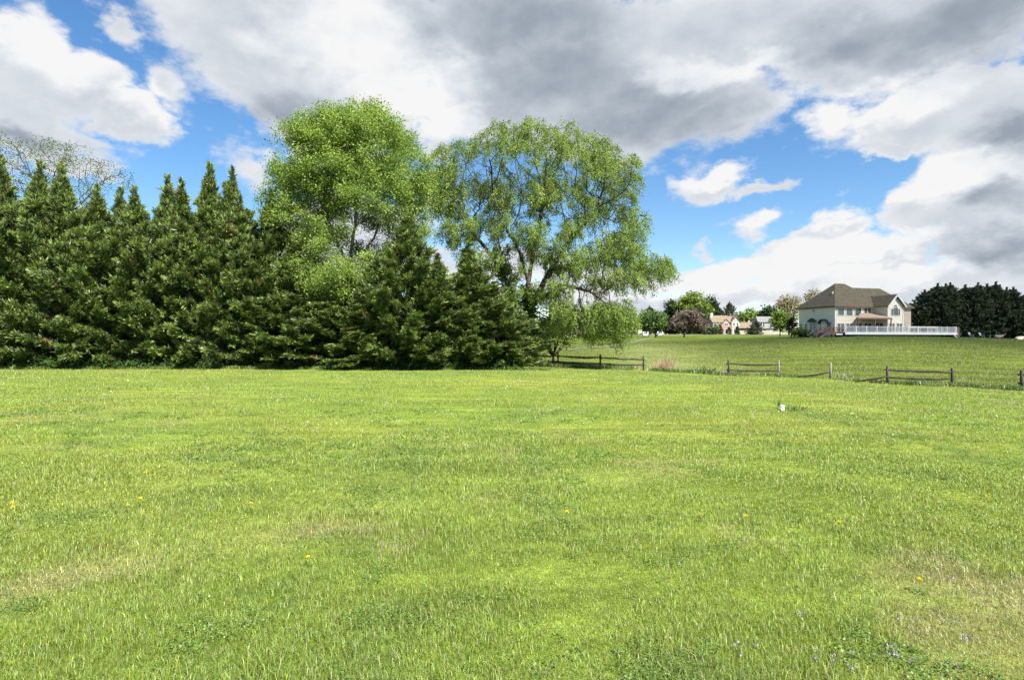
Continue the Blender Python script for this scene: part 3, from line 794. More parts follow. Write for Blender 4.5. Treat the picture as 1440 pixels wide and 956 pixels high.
# deck
dz = .60
deck = MB().box(-3.5, 22.1, -5.7, -.02, dz - .16, dz).build('deck', M['greywood'], house)
MB().box(-3.55, 22.15, -5.76, -5.705, dz - .34, dz + .02).box(22.102, 22.16, -5.70, -.02, dz - .34, dz + .02).build('fascia', M['white'], deck)
rl = MB()
def railing(mb, a, b, z, pitch=.19, posts=2.2, h=1.05):
    a = np.array(a, float); b = np.array(b, float); n = np.linalg.norm(b - a); d = (b - a) / n
    def p(s, zz): return np.array([*(a + d * s), zz])
    mb.beam(p(0, z + h), p(n, z + h), .11, .07); mb.beam(p(0, z + .12), p(n, z + .12), .06, .07)
    k = int(n / pitch)
    for i in range(1, k): mb.beam(p(i * n / k, z + .155), p(i * n / k, z + h - .035), .042, .042)
    k = max(1, int(n / posts))
    for i in range(k + 1): mb.beam(p(min(max(i * n / k, .06), n - .06), z + .002), p(min(max(i * n / k, .06), n - .06), z + h + .12), .14, .14)
railing(rl, (-3.45, -5.62), (22.05, -5.62), dz); railing(rl, (22.04, -5.4), (22.04, -.3), dz)
rl.build('railing', M['white'], deck)
for i in range(12):
    for y in (-5.4, -2.4): MB().box(-3.2 + i * 2.26, -3.05 + i * 2.26, y, y + .15, -1.5, dz - .162).build('support_post', M['brown'], deck)
MB().box(-3.3, 21.9, -4.3, -4.2, -1.6, dz - .17).build('deck_shade_sheet', M['dark'], deck)  # dark sheet standing in for the shade in the gap under the deck
ld = MB().box(-7.3, -3.56, -5.2, -3.2, dz - .3, dz - .1)
ld.build('landing', M['brown'], deck)
lr = MB(); railing(lr, (-7.2, -5.15), (-3.6, -5.15), dz - .1, .17, 1.7, 1.0); railing(lr, (-7.2, -3.3), (-3.6, -3.3), dz - .1, .17, 1.7, 1.0)
lr.build('landing_railing', M['brown'], deck)
st = MB()
for i in range(5): st.box(-7.32 - .32 * (i + 1), -7.32 - .32 * i, -5.1, -3.4, dz - .5 - .22 * i, dz - .32 - .22 * i + .0)
for y in (-5.13, -3.37): st.beam((-7.25, y, dz + .85), (-9.1, y, dz - .45), .08, .1); st.beam((-7.2, y, dz - .25), (-9.1, y, dz - 1.5), .07, .28)
st.beam((-9.05, -5.13, -1.6), (-9.05, -5.13, .2), .1, .1)
st.build('stairs', M['brown'], deck)
MB().box(-5.0, -3.6, -5.27, -5.21, dz - .42, dz - .2).build('landing_fascia', M['white'], deck)
MB().box(22.2, 22.85, -5.6, -5.5, -.75, dz + 1.05).box(22.2, 22.3, -5.49, -3.5, -.75, dz + 1.05).build('end_screen', M['brown'], deck)
MB().beam((21.1, -5.85, dz - .3), (22.5, -5.85, -.72), .1, .16).build('brace', M['white'], deck)
# canopy over the deck
cn = MB().prism([(.6, -4.3, 3.25), (8.4, -4.3, 3.25), (8.76, -3.2, 3.5), (8.76, -.05, 4.25), (5.8, -.05, 4.25)], (0, 0, .09))
cn = cn.build('porch_roof', M['tanroof'], house)
bm_ = MB().box(.5, 8.5, -4.36, -4.2, 3.02, 3.24); bm_.build('beam', M['brown'], cn)
for x in (.75, 4.6, 8.25): MB().box(x - .08, x + .08, -4.34, -4.2, dz + .002, 3.018).build('post', M['brown'], cn)

def to_world(lx, ly, lz=0):
    c, s = math.cos(ROT), math.sin(ROT); return (HX + c * lx - s * ly, HY + s * lx + c * ly, HZ + lz)
def table(lx, ly, L_, W_, mat, label):
    t = empty('patio_table', to_world(lx, ly, dz), ROT); tag(t, label, 'table', 'covered tables on the deck')
    top = MB().box(-L_ / 2, L_ / 2, -W_ / 2, W_ / 2, 1.12, 1.22); top.box(-L_ / 2 - .02, L_ / 2 + .02, -W_ / 2 - .02, -W_ / 2 - .002, .95, 1.24)
    top.build('cover', M[mat], t)
    for x in (-1, 1):
        for y in (-1, 1): MB().box(x * (L_ / 2 - .15) - .05, x * (L_ / 2 - .15) + .05, y * (W_ / 2 - .15) - .05, y * (W_ / 2 - .15) + .05, 0.002, 1.118).build('leg', M['white'], t)
table(19.2, -2.0, 4.2, 1.4, 'tan', 'long tan covered table near the right end of the white deck')
table(15.3, -2.2, 3.0, 1.2, 'white', 'white covered table on the deck just right of the house')
ub = empty('utility_box', (*to_world(-3.9, 3.0)[:2], z1(*to_world(-3.9, 3.0)[:2])), ROT); tag(ub, 'small teal utility box beside the deck stairs of the cream house', 'utility box')
MB().box(-.45, .45, -.35, .35, 0, .95).build('cabinet', M['teal'], ub); MB().prism([(-.5, -.4, .952), (.5, -.4, .952), (.5, .4, 1.0), (-.5, .4, 1.0)], (0, 0, .08)).build('lid', M['teal'], ub)

# bushes at the house
shrub('dark_bush', 'tall dark purple green bush at the left corner of the cream house', 'bush', 108, [(1113, 460, 8, 11), (1113, 450, 5, 6)], 1.2, 41, [(.012, .015, .012), (.03, .03, .022)], 30, .25, .3, .2, 1.2)
shrub('green_bush', 'mid green bush in front of the left wall of the cream house', 'bush', 104, [(1126, 466, 9, 7), (1119, 468, 5, 5), (1134, 470, 7, 5)], 1.2, 42, [(.035, .065, .015), (.08, .12, .025)], 30, .25, .3, .2, 1.2)

# ------------------------------------------------------------------ dark conifers right of the house
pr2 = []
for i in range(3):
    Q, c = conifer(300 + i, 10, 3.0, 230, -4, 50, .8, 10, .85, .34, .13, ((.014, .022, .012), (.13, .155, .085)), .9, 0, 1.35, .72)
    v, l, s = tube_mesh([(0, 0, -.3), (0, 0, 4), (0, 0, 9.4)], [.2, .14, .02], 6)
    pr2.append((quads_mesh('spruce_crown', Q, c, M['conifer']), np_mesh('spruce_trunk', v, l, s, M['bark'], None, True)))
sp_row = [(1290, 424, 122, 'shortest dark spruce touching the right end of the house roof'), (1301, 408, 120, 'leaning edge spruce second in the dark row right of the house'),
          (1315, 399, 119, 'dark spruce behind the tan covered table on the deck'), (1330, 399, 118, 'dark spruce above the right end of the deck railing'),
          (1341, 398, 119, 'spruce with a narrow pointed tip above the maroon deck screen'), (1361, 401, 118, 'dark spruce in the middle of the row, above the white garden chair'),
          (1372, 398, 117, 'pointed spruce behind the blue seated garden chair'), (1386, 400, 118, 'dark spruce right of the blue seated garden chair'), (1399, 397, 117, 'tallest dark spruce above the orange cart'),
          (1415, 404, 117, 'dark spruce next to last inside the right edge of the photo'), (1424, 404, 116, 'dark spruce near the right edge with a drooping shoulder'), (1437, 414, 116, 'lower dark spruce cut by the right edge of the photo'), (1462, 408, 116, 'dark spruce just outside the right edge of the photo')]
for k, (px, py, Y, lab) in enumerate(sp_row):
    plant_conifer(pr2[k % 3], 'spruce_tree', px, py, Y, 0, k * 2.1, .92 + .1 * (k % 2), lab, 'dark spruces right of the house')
def chair(px, Y, seat, label):
    t = empty('garden_chair', G(px, Y), R(20)); tag(t, label, 'chair', 'garden chairs under the dark spruces')
    MB().box(-.3, .3, -.28, .28, .40, .45).build('seat', M[seat], t)
    MB().prism([(-.3, .24, .47), (.3, .24, .47), (.3, .42, 1.0), (-.3, .42, 1.0)], (0, .04, .01)).build('backrest', M['stucco'], t)
    for x in (-.27, .27):
        for y in (-.25, .25): MB().beam((x, y, 0), (x, y, .398), .05, .05).build('leg', M['stucco'], t)
        MB().box(x - .04, x + .04, -.28, .26, .62, .66).build('armrest', M['stucco'], t)
chair(1366, 108, 'stucco', 'white garden chair in the shade under the dark spruces')
chair(1381, 106, 'blue', 'white garden chair with blue seat under the dark spruces')
ct = empty('garden_cart', G(1404, 104), R(-15)); tag(ct, 'small orange and white garden cart under the dark spruces', 'cart')
MB().prism([(-.55, -.35, .3), (.55, -.35, .3), (.7, -.35, .65), (-.7, -.35, .65)], (0, .7, 0)).build('tray', M['stucco'], ct)
MB().box(-.6, .6, -.38, .38, .2, .297).build('chassis', M['orange'], ct)
for x in (-.4, .4):
    v, l, s = tube_mesh([(x, -.46, .18), (x, -.37 - .012, .18)], [.18, .18], 14); link('wheel', np_mesh('wheel', v, l, s, M['rubber'], None, False), ct)
MB().beam((.66, 0, .5), (1.15, 0, .95), .05, .05).build('handle', M['orange'], ct)
def tarp():
    n = 15; g = np.linspace(-1, 1, n); X, Yg = np.meshgrid(g, g); r = np.sqrt(X ** 2 + Yg ** 2)
    Z = .55 * np.clip(1 - r ** 2 * .8, 0, 1) ** .6 + .06 * vnoise(X * 3, Yg * 3, 1.0, 2)
    V = np.stack([X * 1.1, Yg * .8, Z], -1).reshape(-1, 3); i = (np.arange(n - 1)[:, None] * n + np.arange(n - 1)[None]).ravel()
    return np_mesh('tarp_pile', V, np.stack([i, i + 1, i + n + 1, i + n], -1), np.full(len(i), 4), M['tan'], None, True)
tp = link('tarp_pile', tarp()); tp.location = G(1437, 100); tag(tp, 'low pale tarp covered pile at the right edge below the spruces', 'pile')

# ------------------------------------------------------------------ houses and trees beyond the road
def far_house(name, label, px, Y, rz=0):
    o = empty(name, G(px, Y), rz); return tag(o, label, 'house')
h2 = far_house('brick_gabled_house', 'cream two storey house with a red brick entrance gable and tan roof beyond the road', 1021, 250)
MB().box(-5.8, 1.8, 0, 8, -1, 5.2).build('wall', M['stucco'], h2)
MB().prism([(2.0, -1.0, -1), (5.9, -1.0, -1), (5.9, -1.0, 5.2), (3.9, -1.0, 7.6), (2.0, -1.0, 5.2)], (0, 8.5, 0)).build('gable_wing', M['cream'], h2)
MB().prism([(-2.3, -.8, -1), (1.98, -.8, -1), (1.98, -.8, 4.3), (-.16, -.8, 6.4), (-2.3, -.8, 4.3)], (0, 3, 0)).build('brick_gable', M['brick'], h2)
r2 = MB().prism([(-6.2, -.3, 5.1), (2.0, -.3, 5.1), (2.0, 4, 8.2), (-6.2, 4, 8.2)], (0, 0, .15)).prism([(-6.2, 8.3, 5.1), (2.0, 8.3, 5.1), (2.0, 4.01, 8.2), (-6.2, 4.01, 8.2)], (0, 0, .15))
r2.prism([(1.7, -1.3, 4.95), (3.9, -1.3, 7.65), (3.9, 7.6, 7.65), (1.7, 7.6, 4.95)], (0, 0, .16)).prism([(6.2, -1.3, 4.95), (3.91, -1.3, 7.65), (3.91, 7.6, 7.65), (6.2, 7.6, 4.95)], (0, 0, .16))
r2.prism([(2.0, 4.0, 8.0), (6.2, 4.0, 8.0), (6.2, 8.2, 5.2), (2.0, 8.2, 5.2)], (0, 0, .15)).prism([(2.0, 4.0, 8.0), (6.2, 4.0, 8.0), (6.2, 0, 5.2), (2.0, 0, 5.2)], (0, 0, .12))
r2.prism([(-2.55, -1.05, 4.05), (-.16, -1.05, 6.45), (-.16, 2.2, 6.45), (-2.55, 2.2, 4.05)], (0, 0, .12)).prism([(2.2, -1.05, 4.05), (-.159, -1.05, 6.45), (-.159, 2.2, 6.45), (2.2, 2.2, 4.05)], (0, 0, .12))
r2 = r2.build('roof', M['shingle_tan'], h2)
MB().box(-5.7, -4.7, 3.0, 4.4, 6, 9.4).build('chimney', M['white'], r2)
f0 = ((0, -.8, 0), (1, 0, 0), (0, -1, 0))
window(h2, *f0, -.16, 4.2, 1.3, 1.3, 'glass', 2, 1, .12, arch=True); window(h2, *f0, -.2, 1.2, 1.0, 2.2, 'glass', 1, 1, .15, 'door')
fw_ = ((0, -1.0, 0), (1, 0, 0), (0, -1, 0))
for x in (3.1, 4.6): window(h2, *fw_, x, 4.3, .8, 1.4, 'glass', 1, 2, .22)
window(h2, *fw_, 3.7, 1.4, 1.4, 1.9, 'glass', 2, 1, .25)
for x in (-4.7, -3.2): window(h2, (0, 0, 0), (1, 0, 0), (0, -1, 0), x, 4.0, .8, 1.3, 'glass', 1, 2, .12); window(h2, (0, 0, 0), (1, 0, 0), (0, -1, 0), x, 1.3, .8, 1.5, 'glass', 1, 2, .12)
gr = empty('garage', G(1052, 248)); tag(gr, 'low cream garage with a long tan roof right of the brick gabled house', 'garage')
MB().box(-3.8, 3.6, 0, 7, -1, 2.6).build('wall', M['cream'], gr)
MB().prism([(-4.1, -.6, 2.55), (3.9, -.6, 2.55), (3.9, 3.5, 5.2), (-4.1, 3.5, 5.2)], (0, 0, .15)).prism([(-4.1, 7.5, 2.55), (3.9, 7.5, 2.55), (3.9, 3.51, 5.2), (-4.1, 3.51, 5.2)], (0, 0, .15)).build('roof', M['shingle_tan'], gr)
MB().box(-3.4, 3.2, -.05, -.004, 1.6, 2.5).build('door_panel', M['brown'], gr)
MB().box(1.9, 2.6, 4.5, 5.2, 3.5, 6.2).build('chimney', M['cream'], gr)
h3 = far_house('grey_house', 'pale grey two storey house with grey roof behind the young yellow green tree', 1080, 255, R(6))
MB().box(-4.6, 6.5, 0, 8, -1, 5.4).build('wall', M['stucco'], h3)
r3 = MB().prism([(-5.0, -.4, 5.3), (6.9, -.4, 5.3), (6.9, 4, 7.9), (-3.6, 4, 7.9)], (0, 0, .15)).prism([(-5.0, 8.4, 5.3), (6.9, 8.4, 5.3), (6.9, 4.01, 7.9), (-3.6, 4.01, 7.9)], (0, 0, .15)).poly([(-5, -.4, 5.3), (-5, 8.4, 5.3), (-3.6, 4, 8.0)])
r3.build('roof', M['shingle_grey'], h3)
MB().prism([(-4.7, -2.2, 2.4), (4.0, -2.2, 2.4), (4.0, -.02, 3.1), (-4.7, -.02, 3.1)], (0, 0, .12)).build('porch_roof', M['shingle_grey'], h3)
for x in (-3.2, -2.1, 1.2, 3.8): window(h3, (0, 0, 0), (1, 0, 0), (0, -1, 0), x, 4.2, .9, 1.5, 'glass', 1, 1, .1)
for x in (-3, 0, 2.6): window(h3, (0, 0, 0), (1, 0, 0), (0, -1, 0), x, 1.3, 1.2, 1.5, 'glass', 2, 1, .1)
fe = empty('privacy_fence', G(1083, 225)); tag(fe, 'pale solid privacy fence in front of the grey house', 'fence')
fb = MB()
for i in range(40): fb.box(-4.6 + i * .33, -4.28 + i * .33, -.02, .02 + .01 * (i % 2), -.6, 1.7)
fb.build('panel', M['cream'], fe)
for x in (-4.7, 0, 4.3, 8.7): MB().box(x - .1, x + .1, -.12, -.024, -.6, 1.85).build('post', M['white'], fe)

green = [(.045, .095, .018), (.085, .15, .026)]; bright = [(.10, .165, .025), (.16, .22, .035)]; darkg = [(.015, .032, .014), (.035, .06, .02)]
olive = [(.07, .11, .03), (.10, .14, .04)]; purple = [(.115, .088, .07), (.175, .14, .105)]; tanc = [(.20, .15, .075), (.16, .17, .06)]
def ft(label, Y, blobs, cols, seed, depth=None, stem=None, per=14, cat='tree', name='leafy_tree', dens=1.0, size=1.0, bark='bark'):
    k = Y / F
    return shrub(name, label, cat, Y, blobs, depth or max(b[2] for b in blobs) * k * .8, seed, cols, per, 2.2 * k * size, 2.9 * k * size, 2.0 * k * size, dens * 40 / (k * k * 9 * 80), None, stem, bark)
ft('round mid green tree with a dark trunk left of the purple brown tree', 175, [(920, 450, 19, 14), (912, 458, 12, 8), (930, 457, 14, 9)], green, 51, stem=922)
ft('green tree far behind the left part of the hanging willow curtain', 150, [(790, 455, 26, 18), (765, 462, 20, 14)], green, 71)
ft('olive tree far behind the right part of the hanging willow curtain', 165, [(860, 452, 24, 18), (885, 460, 16, 12)], olive, 72)
ft('dull green tree behind the round mid green tree by the willow curtain', 215, [(908, 448, 12, 14), (900, 455, 10, 10)], olive, 52)
ft('round purple brown leafed tree on the lawn by the road', 168, [(968, 450, 22, 14), (955, 456, 14, 10), (985, 456, 14, 10), (970, 442, 14, 8)], purple, 53, stem=962, name='purple_tree')
ft('tall bright yellow green tree behind the purple brown tree', 270, [(973, 425, 22, 14), (962, 432, 16, 12), (985, 432, 18, 14), (975, 446, 26, 12), (992, 446, 12, 10)], bright, 54)
ft('dark tree left behind the tall yellow green tree', 275, [(944, 432, 8, 14), (941, 448, 9, 16), (946, 460, 12, 10)], darkg, 55)
ft('dark tall tree right behind the tall yellow green tree', 280, [(1000, 426, 9, 11), (1004, 438, 10, 12), (998, 450, 10, 14)], darkg, 56)
ft('bright rounded tree behind the tan garage roof', 300, [(1053, 444, 11, 10), (1062, 452, 10, 8), (1045, 453, 9, 8)], bright, 57)
ft('olive tree between the brick gabled house and the bright rounded tree', 310, [(1042, 448, 6, 10), (1044, 456, 8, 8)], olive, 58)
ft('dark round tree behind the roof of the grey house', 300, [(1080, 438, 10, 8), (1072, 444, 8, 8), (1088, 442, 8, 8)], darkg, 59)
ft('young yellow green tree with thin pale trunk on the lawn before the grey house', 150, [(1097, 445, 10, 9), (1092, 454, 9, 9), (1104, 452, 8, 10), (1098, 460, 8, 6)], bright, 60, stem=1097, name='young_tree')
ft('tall tan budding tree behind the left end of the cream house', 190, [(1108, 425, 16, 12), (1098, 432, 12, 10), (1118, 428, 14, 12), (1112, 444, 16, 12)], tanc, 61, per=7, name='budding_tree', bark='barkgrey', size=.8)
ft('pale budding tree peeking over the roof of the cream house', 180, [(1146, 412, 10, 7), (1138, 418, 9, 7), (1150, 425, 9, 9)], tanc, 62, per=5, name='budding_tree', bark='barkgrey', size=.8)
ft('low round dark bush in front of the brick gabled house', 240, [(1001, 467, 7, 4), (996, 466, 4, 4)], darkg, 63, cat='bush', name='round_bush')
ft('pale green low bush at the left corner of the brick gabled house', 243, [(995, 464, 5, 5), (1008, 462, 3, 4)], olive, 64, cat='bush', name='round_bush')
ft('low green spreading bush beside the garage drive', 235, [(1057, 468, 7, 3)], green, 65, cat='bush', name='spreading_bush')
ft('dark mass of trees under the purple brown tree across the road', 285, [(945, 464, 22, 6), (990, 464, 16, 7), (965, 463, 22, 8)], darkg, 66, cat='bush', name='dark_thicket')
for px, py, hw, lab in ((1013, 457, 0, 'slim dark cone shrub left of the brick entrance gable'), (1025, 459, 0, 'slim dark cone shrub right of the brick entrance gable'), (1037, 458, 0, 'slim dark cone shrub at the right corner of the brick gabled house')):
    plant_conifer(pr2[0], 'cone_shrub', px, py, 244, 0, px, .33, lab, 'cone shrubs at the brick gabled house', 'shrub')
o = plant_conifer(pr2[1], 'cone_evergreen', 1063, 451, 226, 0, 1, .85, 'broad dark green cone evergreen in front of the garage', None, 'conifer')
o = plant_conifer(pr2[2], 'pine_tree', 1025, 424, 290, 0, 2, 1.3, 'dark spiky pine behind the brick gabled house roof', None, 'conifer')
o = plant_conifer(pr2[1], 'pine_tree', 1012, 434, 285, 0, 3, 1.1, 'smaller dark pine left of the spiky pine behind the brick gabled house', None, 'conifer')
o = plant_conifer(pr2[0], 'pine_tree', 915, 430, 260, 0, 3, 1.2, 'dark pine tip behind the round mid green tree', None, 'conifer')
o = plant_conifer(pr2[0], 'pine_tree', 983, 432, 262, 0, 4, 1.3, 'dark pine in front of the tall yellow green tree', None, 'conifer')

def car(px, Y, paint, label, rz):
    t = empty('parked_car', G(px, Y), rz); tag(t, label, 'car', 'white cars parked across the road')
    prof = [(-2.2, .3), (2.2, .3), (2.25, .75), (1.25, .95), (.7, 1.5), (-1.5, 1.52), (-2.15, 1.0), (-2.25, .6)]
    MB().prism([(x, -.88, z) for x, z in prof], (0, 1.76, 0)).build('body', M[paint], t)
    MB().prism([(x, -.90, z) for x, z in ((1.0, .98), (.62, 1.4), (-1.45, 1.42), (-1.85, 1.02))], (0, 1.80, 0)).build('side_window', M['glass'], t)
    MB().prism([(-2.19, y, z) for y, z in ((-.7, 1.0), (.7, 1.0), (.62, 1.42), (-.62, 1.42))], (.5, 0, 0)).build('rear_window', M['glass'], t)
    for x in (-1.4, 1.4):
        for y in (-.9, .9):
            v, l, s = tube_mesh([(x, y - .1, .32), (x, y + .1, .32)], [.33, .33], 14); link('wheel', np_mesh('wheel', v, l, s, M['rubber']), t)
    for y in (-.7, .7): MB().box(-2.28, -2.2, y - .12, y + .12, .72, .95).build('tail_light', M['lens'], t)
car(908, 196, 'paint', 'white parked car seen from behind, left of the dark trunk by the road', R(75))
car(928, 199, 'paintgrey', 'pale silver parked car partly behind the round mid green tree', R(80))
mb = empty('mailbox', G(963, 192), R(10)); tag(mb, 'small black mailbox on a post by the road under the purple brown tree', 'mailbox')
MB().box(-.06, .06, -.06, .06, 0, .95).build('post', M['dark'], mb)
v, l, s = tube_mesh([(-.45, 0, 1.12), (.45, 0, 1.12)], [.24, .24], 10); link('box', np_mesh('box', v, l, s, M['dark']), mb)

# ------------------------------------------------------------------ split-rail fence
def rail(a, b, r, parent, mat, seed):
    g = np.random.default_rng(seed); a, b = np.array(a, float), np.array(b, float); n = 9
    t = np.linspace(0, 1, n)
    pts = a + (b - a) * t[:, None] + np.stack([g.normal(0, .008, n), g.normal(0, .008, n), -.05 * np.sin(t * np.pi) * g.random() + g.normal(0, .007, n)], -1)
    rad = r * (.75 + .45 * np.sin(np.clip(t, .08, .92) * np.pi)) 
    v, l, s = tube_mesh(pts, rad, 6, .16, seed); return link('rail', np_mesh('rail', v, l, s, mat), parent)
def post(p, h, parent, mat, seed, lean=(0, 0)):
    p = np.array(p, float)
    v, l, s = tube_mesh([p - (0, 0, .25), p + (lean[0] * .5, lean[1] * .5, h * .5), p + (lean[0], lean[1], h - .03), p + (lean[0], lean[1], h)], [.066, .062, .06, .04], 8, .07, seed)
    return link('post', np_mesh('post', v, l, s, mat), parent)
def fence(label, posts, mats, rails=(.36, .78), r=.055, over=.14, h=1.02, seed=0, closed=True):
    """posts: (px, Y); one fence run"""
    base = [np.array(G(px, Y)) for px, Y in posts]
    o = empty('rail_fence', tuple(base[0])); tag(o, label, 'fence', 'runs of the broken rail fence')
    loc = [b - base[0] for b in base]
    for i, b in enumerate(loc): post(b, h, o, mats[i], seed + i, (.02 * math.sin(i * 3 + seed), .02))
    for i in range(len(loc) - 1):
        d = unit(loc[i + 1] - loc[i])
        for k, z in enumerate(rails): rail(loc[i] - d * over + (0, .02 * (-1) ** i, z), loc[i + 1] + d * over + (0, .02 * (-1) ** i, z + .02 * (-1) ** (i + k)), r, o, M['oldwood'] if i or k else mats[0], seed + 50 + i * 3 + k)
    return o, loc
ow, gw = M['oldwood'], M['greywood']
fence('dark three bay rail fence running out from under the willow', [(724, 40.6), (785, 40.4), (844, 40.2), (905, 39.8)], [ow] * 4, seed=1)
o, loc = fence('single standing bay of rail fence with a silvery right post', [(1025, 37.2), (1095, 36.8)], [ow, gw], seed=11)
rail(loc[0] + (0, .05, .30), np.array(G(1008, 37.4)) - np.array(G(1025, 37.2)) + (0, 0, .06), .06, o, gw, 71)
o, loc = fence('lone silvery fence post with one fallen rail', [(1168, 34.6)], [gw], seed=21, h=.98)
rail(loc[0] + (0, 0, .42), np.array(G(1121, 35.6)) - np.array(G(1168, 34.6)) + (0, 0, .07), .05, o, ow, 72)
o, loc = fence('dark standing bay of rail fence with a fallen rail on its left', [(1248, 30.6), (1339, 29.8)], [ow, ow], seed=31, h=.98)
rail(loc[0] + (0, -.02, .40), np.array(G(1203, 31.4)) - np.array(G(1248, 30.6)) + (0, 0, .07), .05, o, ow, 73)
fence('rail fence post and rails cut by the right edge of the photo', [(1437, 28.2), (1540, 27.0)], [ow, ow], seed=41)

# weeds along the fence line, tall grass
def tuft_quads(pts, n, h, w, cols, g, spread=.12, lean=.45):
    m = len(pts); b = np.repeat(pts, n, 0) + g.normal(0, spread, (m * n, 3)) * (1, 1, 0)
    d = unit(g.normal(0, lean, (m * n, 3)) * (1, 1, 0) + (0, 0, 1))
    return rhombs(b, d, h * (.5 + .8 * g.random(m * n)), np.full(m * n, w)), np.repeat(palette(m, g, cols, .15), n, 0) * np.exp(g.normal(0, .15, (m * n, 1)))
def weeds():
    g = np.random.default_rng(77); n = 1000
    t = g.random(n); x = -1 + t * 30; yf = np.interp(x, FENCE[:, 0], FENCE[:, 1])
    y = yf + g.normal(-.15, .38, n); k = (fbm(x, y, 1.7, 9) > .42)
    x, y = x[k], y[k]
    p = np.stack([x, y, z_at(x, y)], -1)
    Q, c = tuft_quads(p, 16, .26, .035, [(.07, .12, .025), (.12, .18, .04), (.19, .19, .08)], g)
    xe = -29 + g.random(900) * 31; ye = 30.95 + .5 * fbm(xe, xe * 0, 1.6, 15) + g.normal(0, .12, 900)   # unmown edge along the hedge
    Q2, c2 = tuft_quads(np.stack([xe, ye, z_at(xe, ye)], -1), 12, .19, .03, [(.06, .115, .02), (.12, .18, .03), (.17, .20, .06)], g)
    return quads_mesh('weeds', np.concatenate([Q, Q2]), np.concatenate([c, c2]), M['grass'])
tag(link('weeds', weeds()), 'ragged taller weeds along the hedge foot and the broken fence line', 'weeds', kind='stuff')
def plant_tuft(name, label, cat, px, Y, n, h, w, cols, seed, spread, lean=.4, mat='grass', pts=None):
    g = np.random.default_rng(seed); p = np.array(G(px, Y))
    Q, c = tuft_quads(np.zeros((1, 3)), n, h, w, cols, g, spread, lean)
    c = palette(n, g, cols, .18)
    o = link(name, quads_mesh(name, Q, c, M[mat])); o.location = p; return tag(o, label, cat)
plant_tuft('brush_pile', 'pinkish tan dry brush sprouting beside the dark three bay fence', 'brush', 936, 40.6, 230, .95, .026, [(.30, .18, .12), (.46, .34, .24)], 81, .30, .55)
plant_tuft('dead_grass', 'flat pale dead grass between the fence end and the dry brush', 'dead grass', 918, 40.2, 200, .3, .03, [(.38, .29, .18), (.5, .42, .28)], 82, .6, 1.2)
plant_tuft('weed_clump', 'bushy green weed clump left of the single standing fence bay', 'weed', 990, 38.4, 170, .5, .05, [(.05, .09, .02), (.1, .15, .035)], 83, .38, .6)
plant_tuft('weed_clump', 'white flecked weed clump just right of the lone silvery post', 'weed', 1183, 34.4, 90, .42, .03, [(.14, .19, .06), (.32, .34, .22)], 84, .25, .5)
pp = ground_hit(1100, 577)
plant_tuft('tall_weed', 'thin tall weed behind the white pipe stub', 'weed', 1096, pp[1] + .25, 14, .28, .016, [(.05, .09, .02), (.09, .13, .03)], 85, .04, .10)
plant_tuft('weed_clump', 'low dark weed clump right of the white pipe stub', 'weed', 1115, pp[1] + .05, 60, .14, .022, [(.05, .1, .02), (.09, .14, .03)], 86, .16, .6)
pipe = empty('pipe_stub', pp); tag(pipe, 'short white plastic pipe stub standing in the lawn', 'pipe')
v, l, s = tube_mesh([(0, 0, -.1), (0, 0, .085)], [.042, .042], 16); link('pipe', np_mesh('pipe', v, l, s, M['pvc']), pipe)
v, l, s = tube_mesh([(0, 0, .086), (0, 0, .108), (0, 0, .118), (0, 0, .121)], [.05, .05, .04, .02], 16); link('cap', np_mesh('cap', v, l, s, M['pvc']), pipe)

# ------------------------------------------------------------------ flowers
def dandelion_meshes(seed):
    g = np.random.default_rng(seed)
    v, l, s = tube_mesh([(0, 0, -.01), (.004, .002, .04), (.002, 0, .075)], [.0028, .0024, .0022], 6)
    stem = np_mesh('dandelion_stem', v, l, s, leafstem, None, True)
    n = 130; az = g.random(n) * 6.283; el = g.random(n) ** .7 * 1.25 + .15
    d = np.stack([np.cos(az) * np.cos(el), np.sin(az) * np.cos(el), np.sin(el) * .7], -1); d = unit(d)
    Q = rhombs(np.tile([0.002, 0, .074], (n, 1)), d, .021 * (.8 + .4 * g.random(n)), np.full(n, .006))
    head = quads_mesh('dandelion_head', Q, palette(n, g, [(.60, .50, .014), (.74, .65, .035)], .08), M['petal'])
    m = 9; az = np.arange(m) * .7; d = unit(np.stack([np.cos(az), np.sin(az), np.full(m, .25)], -1))
    Lq = rhombs(np.zeros((m, 3)), d, np.full(m, .065), np.full(m, .014), tiltr=np.tile([0, 0, 1.0], (m, 1)))
    leaves = quads_mesh('dandelion_leaves', Lq, palette(m, g, [(.075, .14, .026), (.11, .18, .034)]), M['leaf'])
    return stem, head, leaves
leafstem = noise_mat('green_stem', (.1, .16, .04), (.15, .22, .06), 20, .7)
dm_ = dandelion_meshes(3)
dl = [(16, 719, 'upper bloom of the yellow dandelion pair at the left edge'), (18, 728, 'lower bloom of the yellow dandelion pair at the left edge'),
      (180, 719, 'larger left dandelion of the pair in the left lawn'), (197, 713, 'right dandelion of the pair in the left lawn'), (353, 720, 'single dandelion between the left pair and the middle of the lawn'),
      (217, 675, 'left far dandelion above the left pair'), (204, 676, 'small far dandelion left of its twin above the left pair'), (433, 797, 'low dandelion in the left centre nearest the camera'), (528, 723, 'dandelion beside the dark weedy patch in the middle lawn'),
      (797, 735, 'faint dandelion in the centre right of the lawn'), (985, 733, 'bright dandelion, left one of three in the right lawn'), (1049, 739, 'small dandelion, middle one of three in the right lawn'), (1180, 749, 'bright dandelion, right one of three in the right lawn'),
      (1392, 707, 'small far dandelion near the right edge of the lawn'), (1293, 834, 'low orange yellow dandelion in the dry patch at the lower right')]
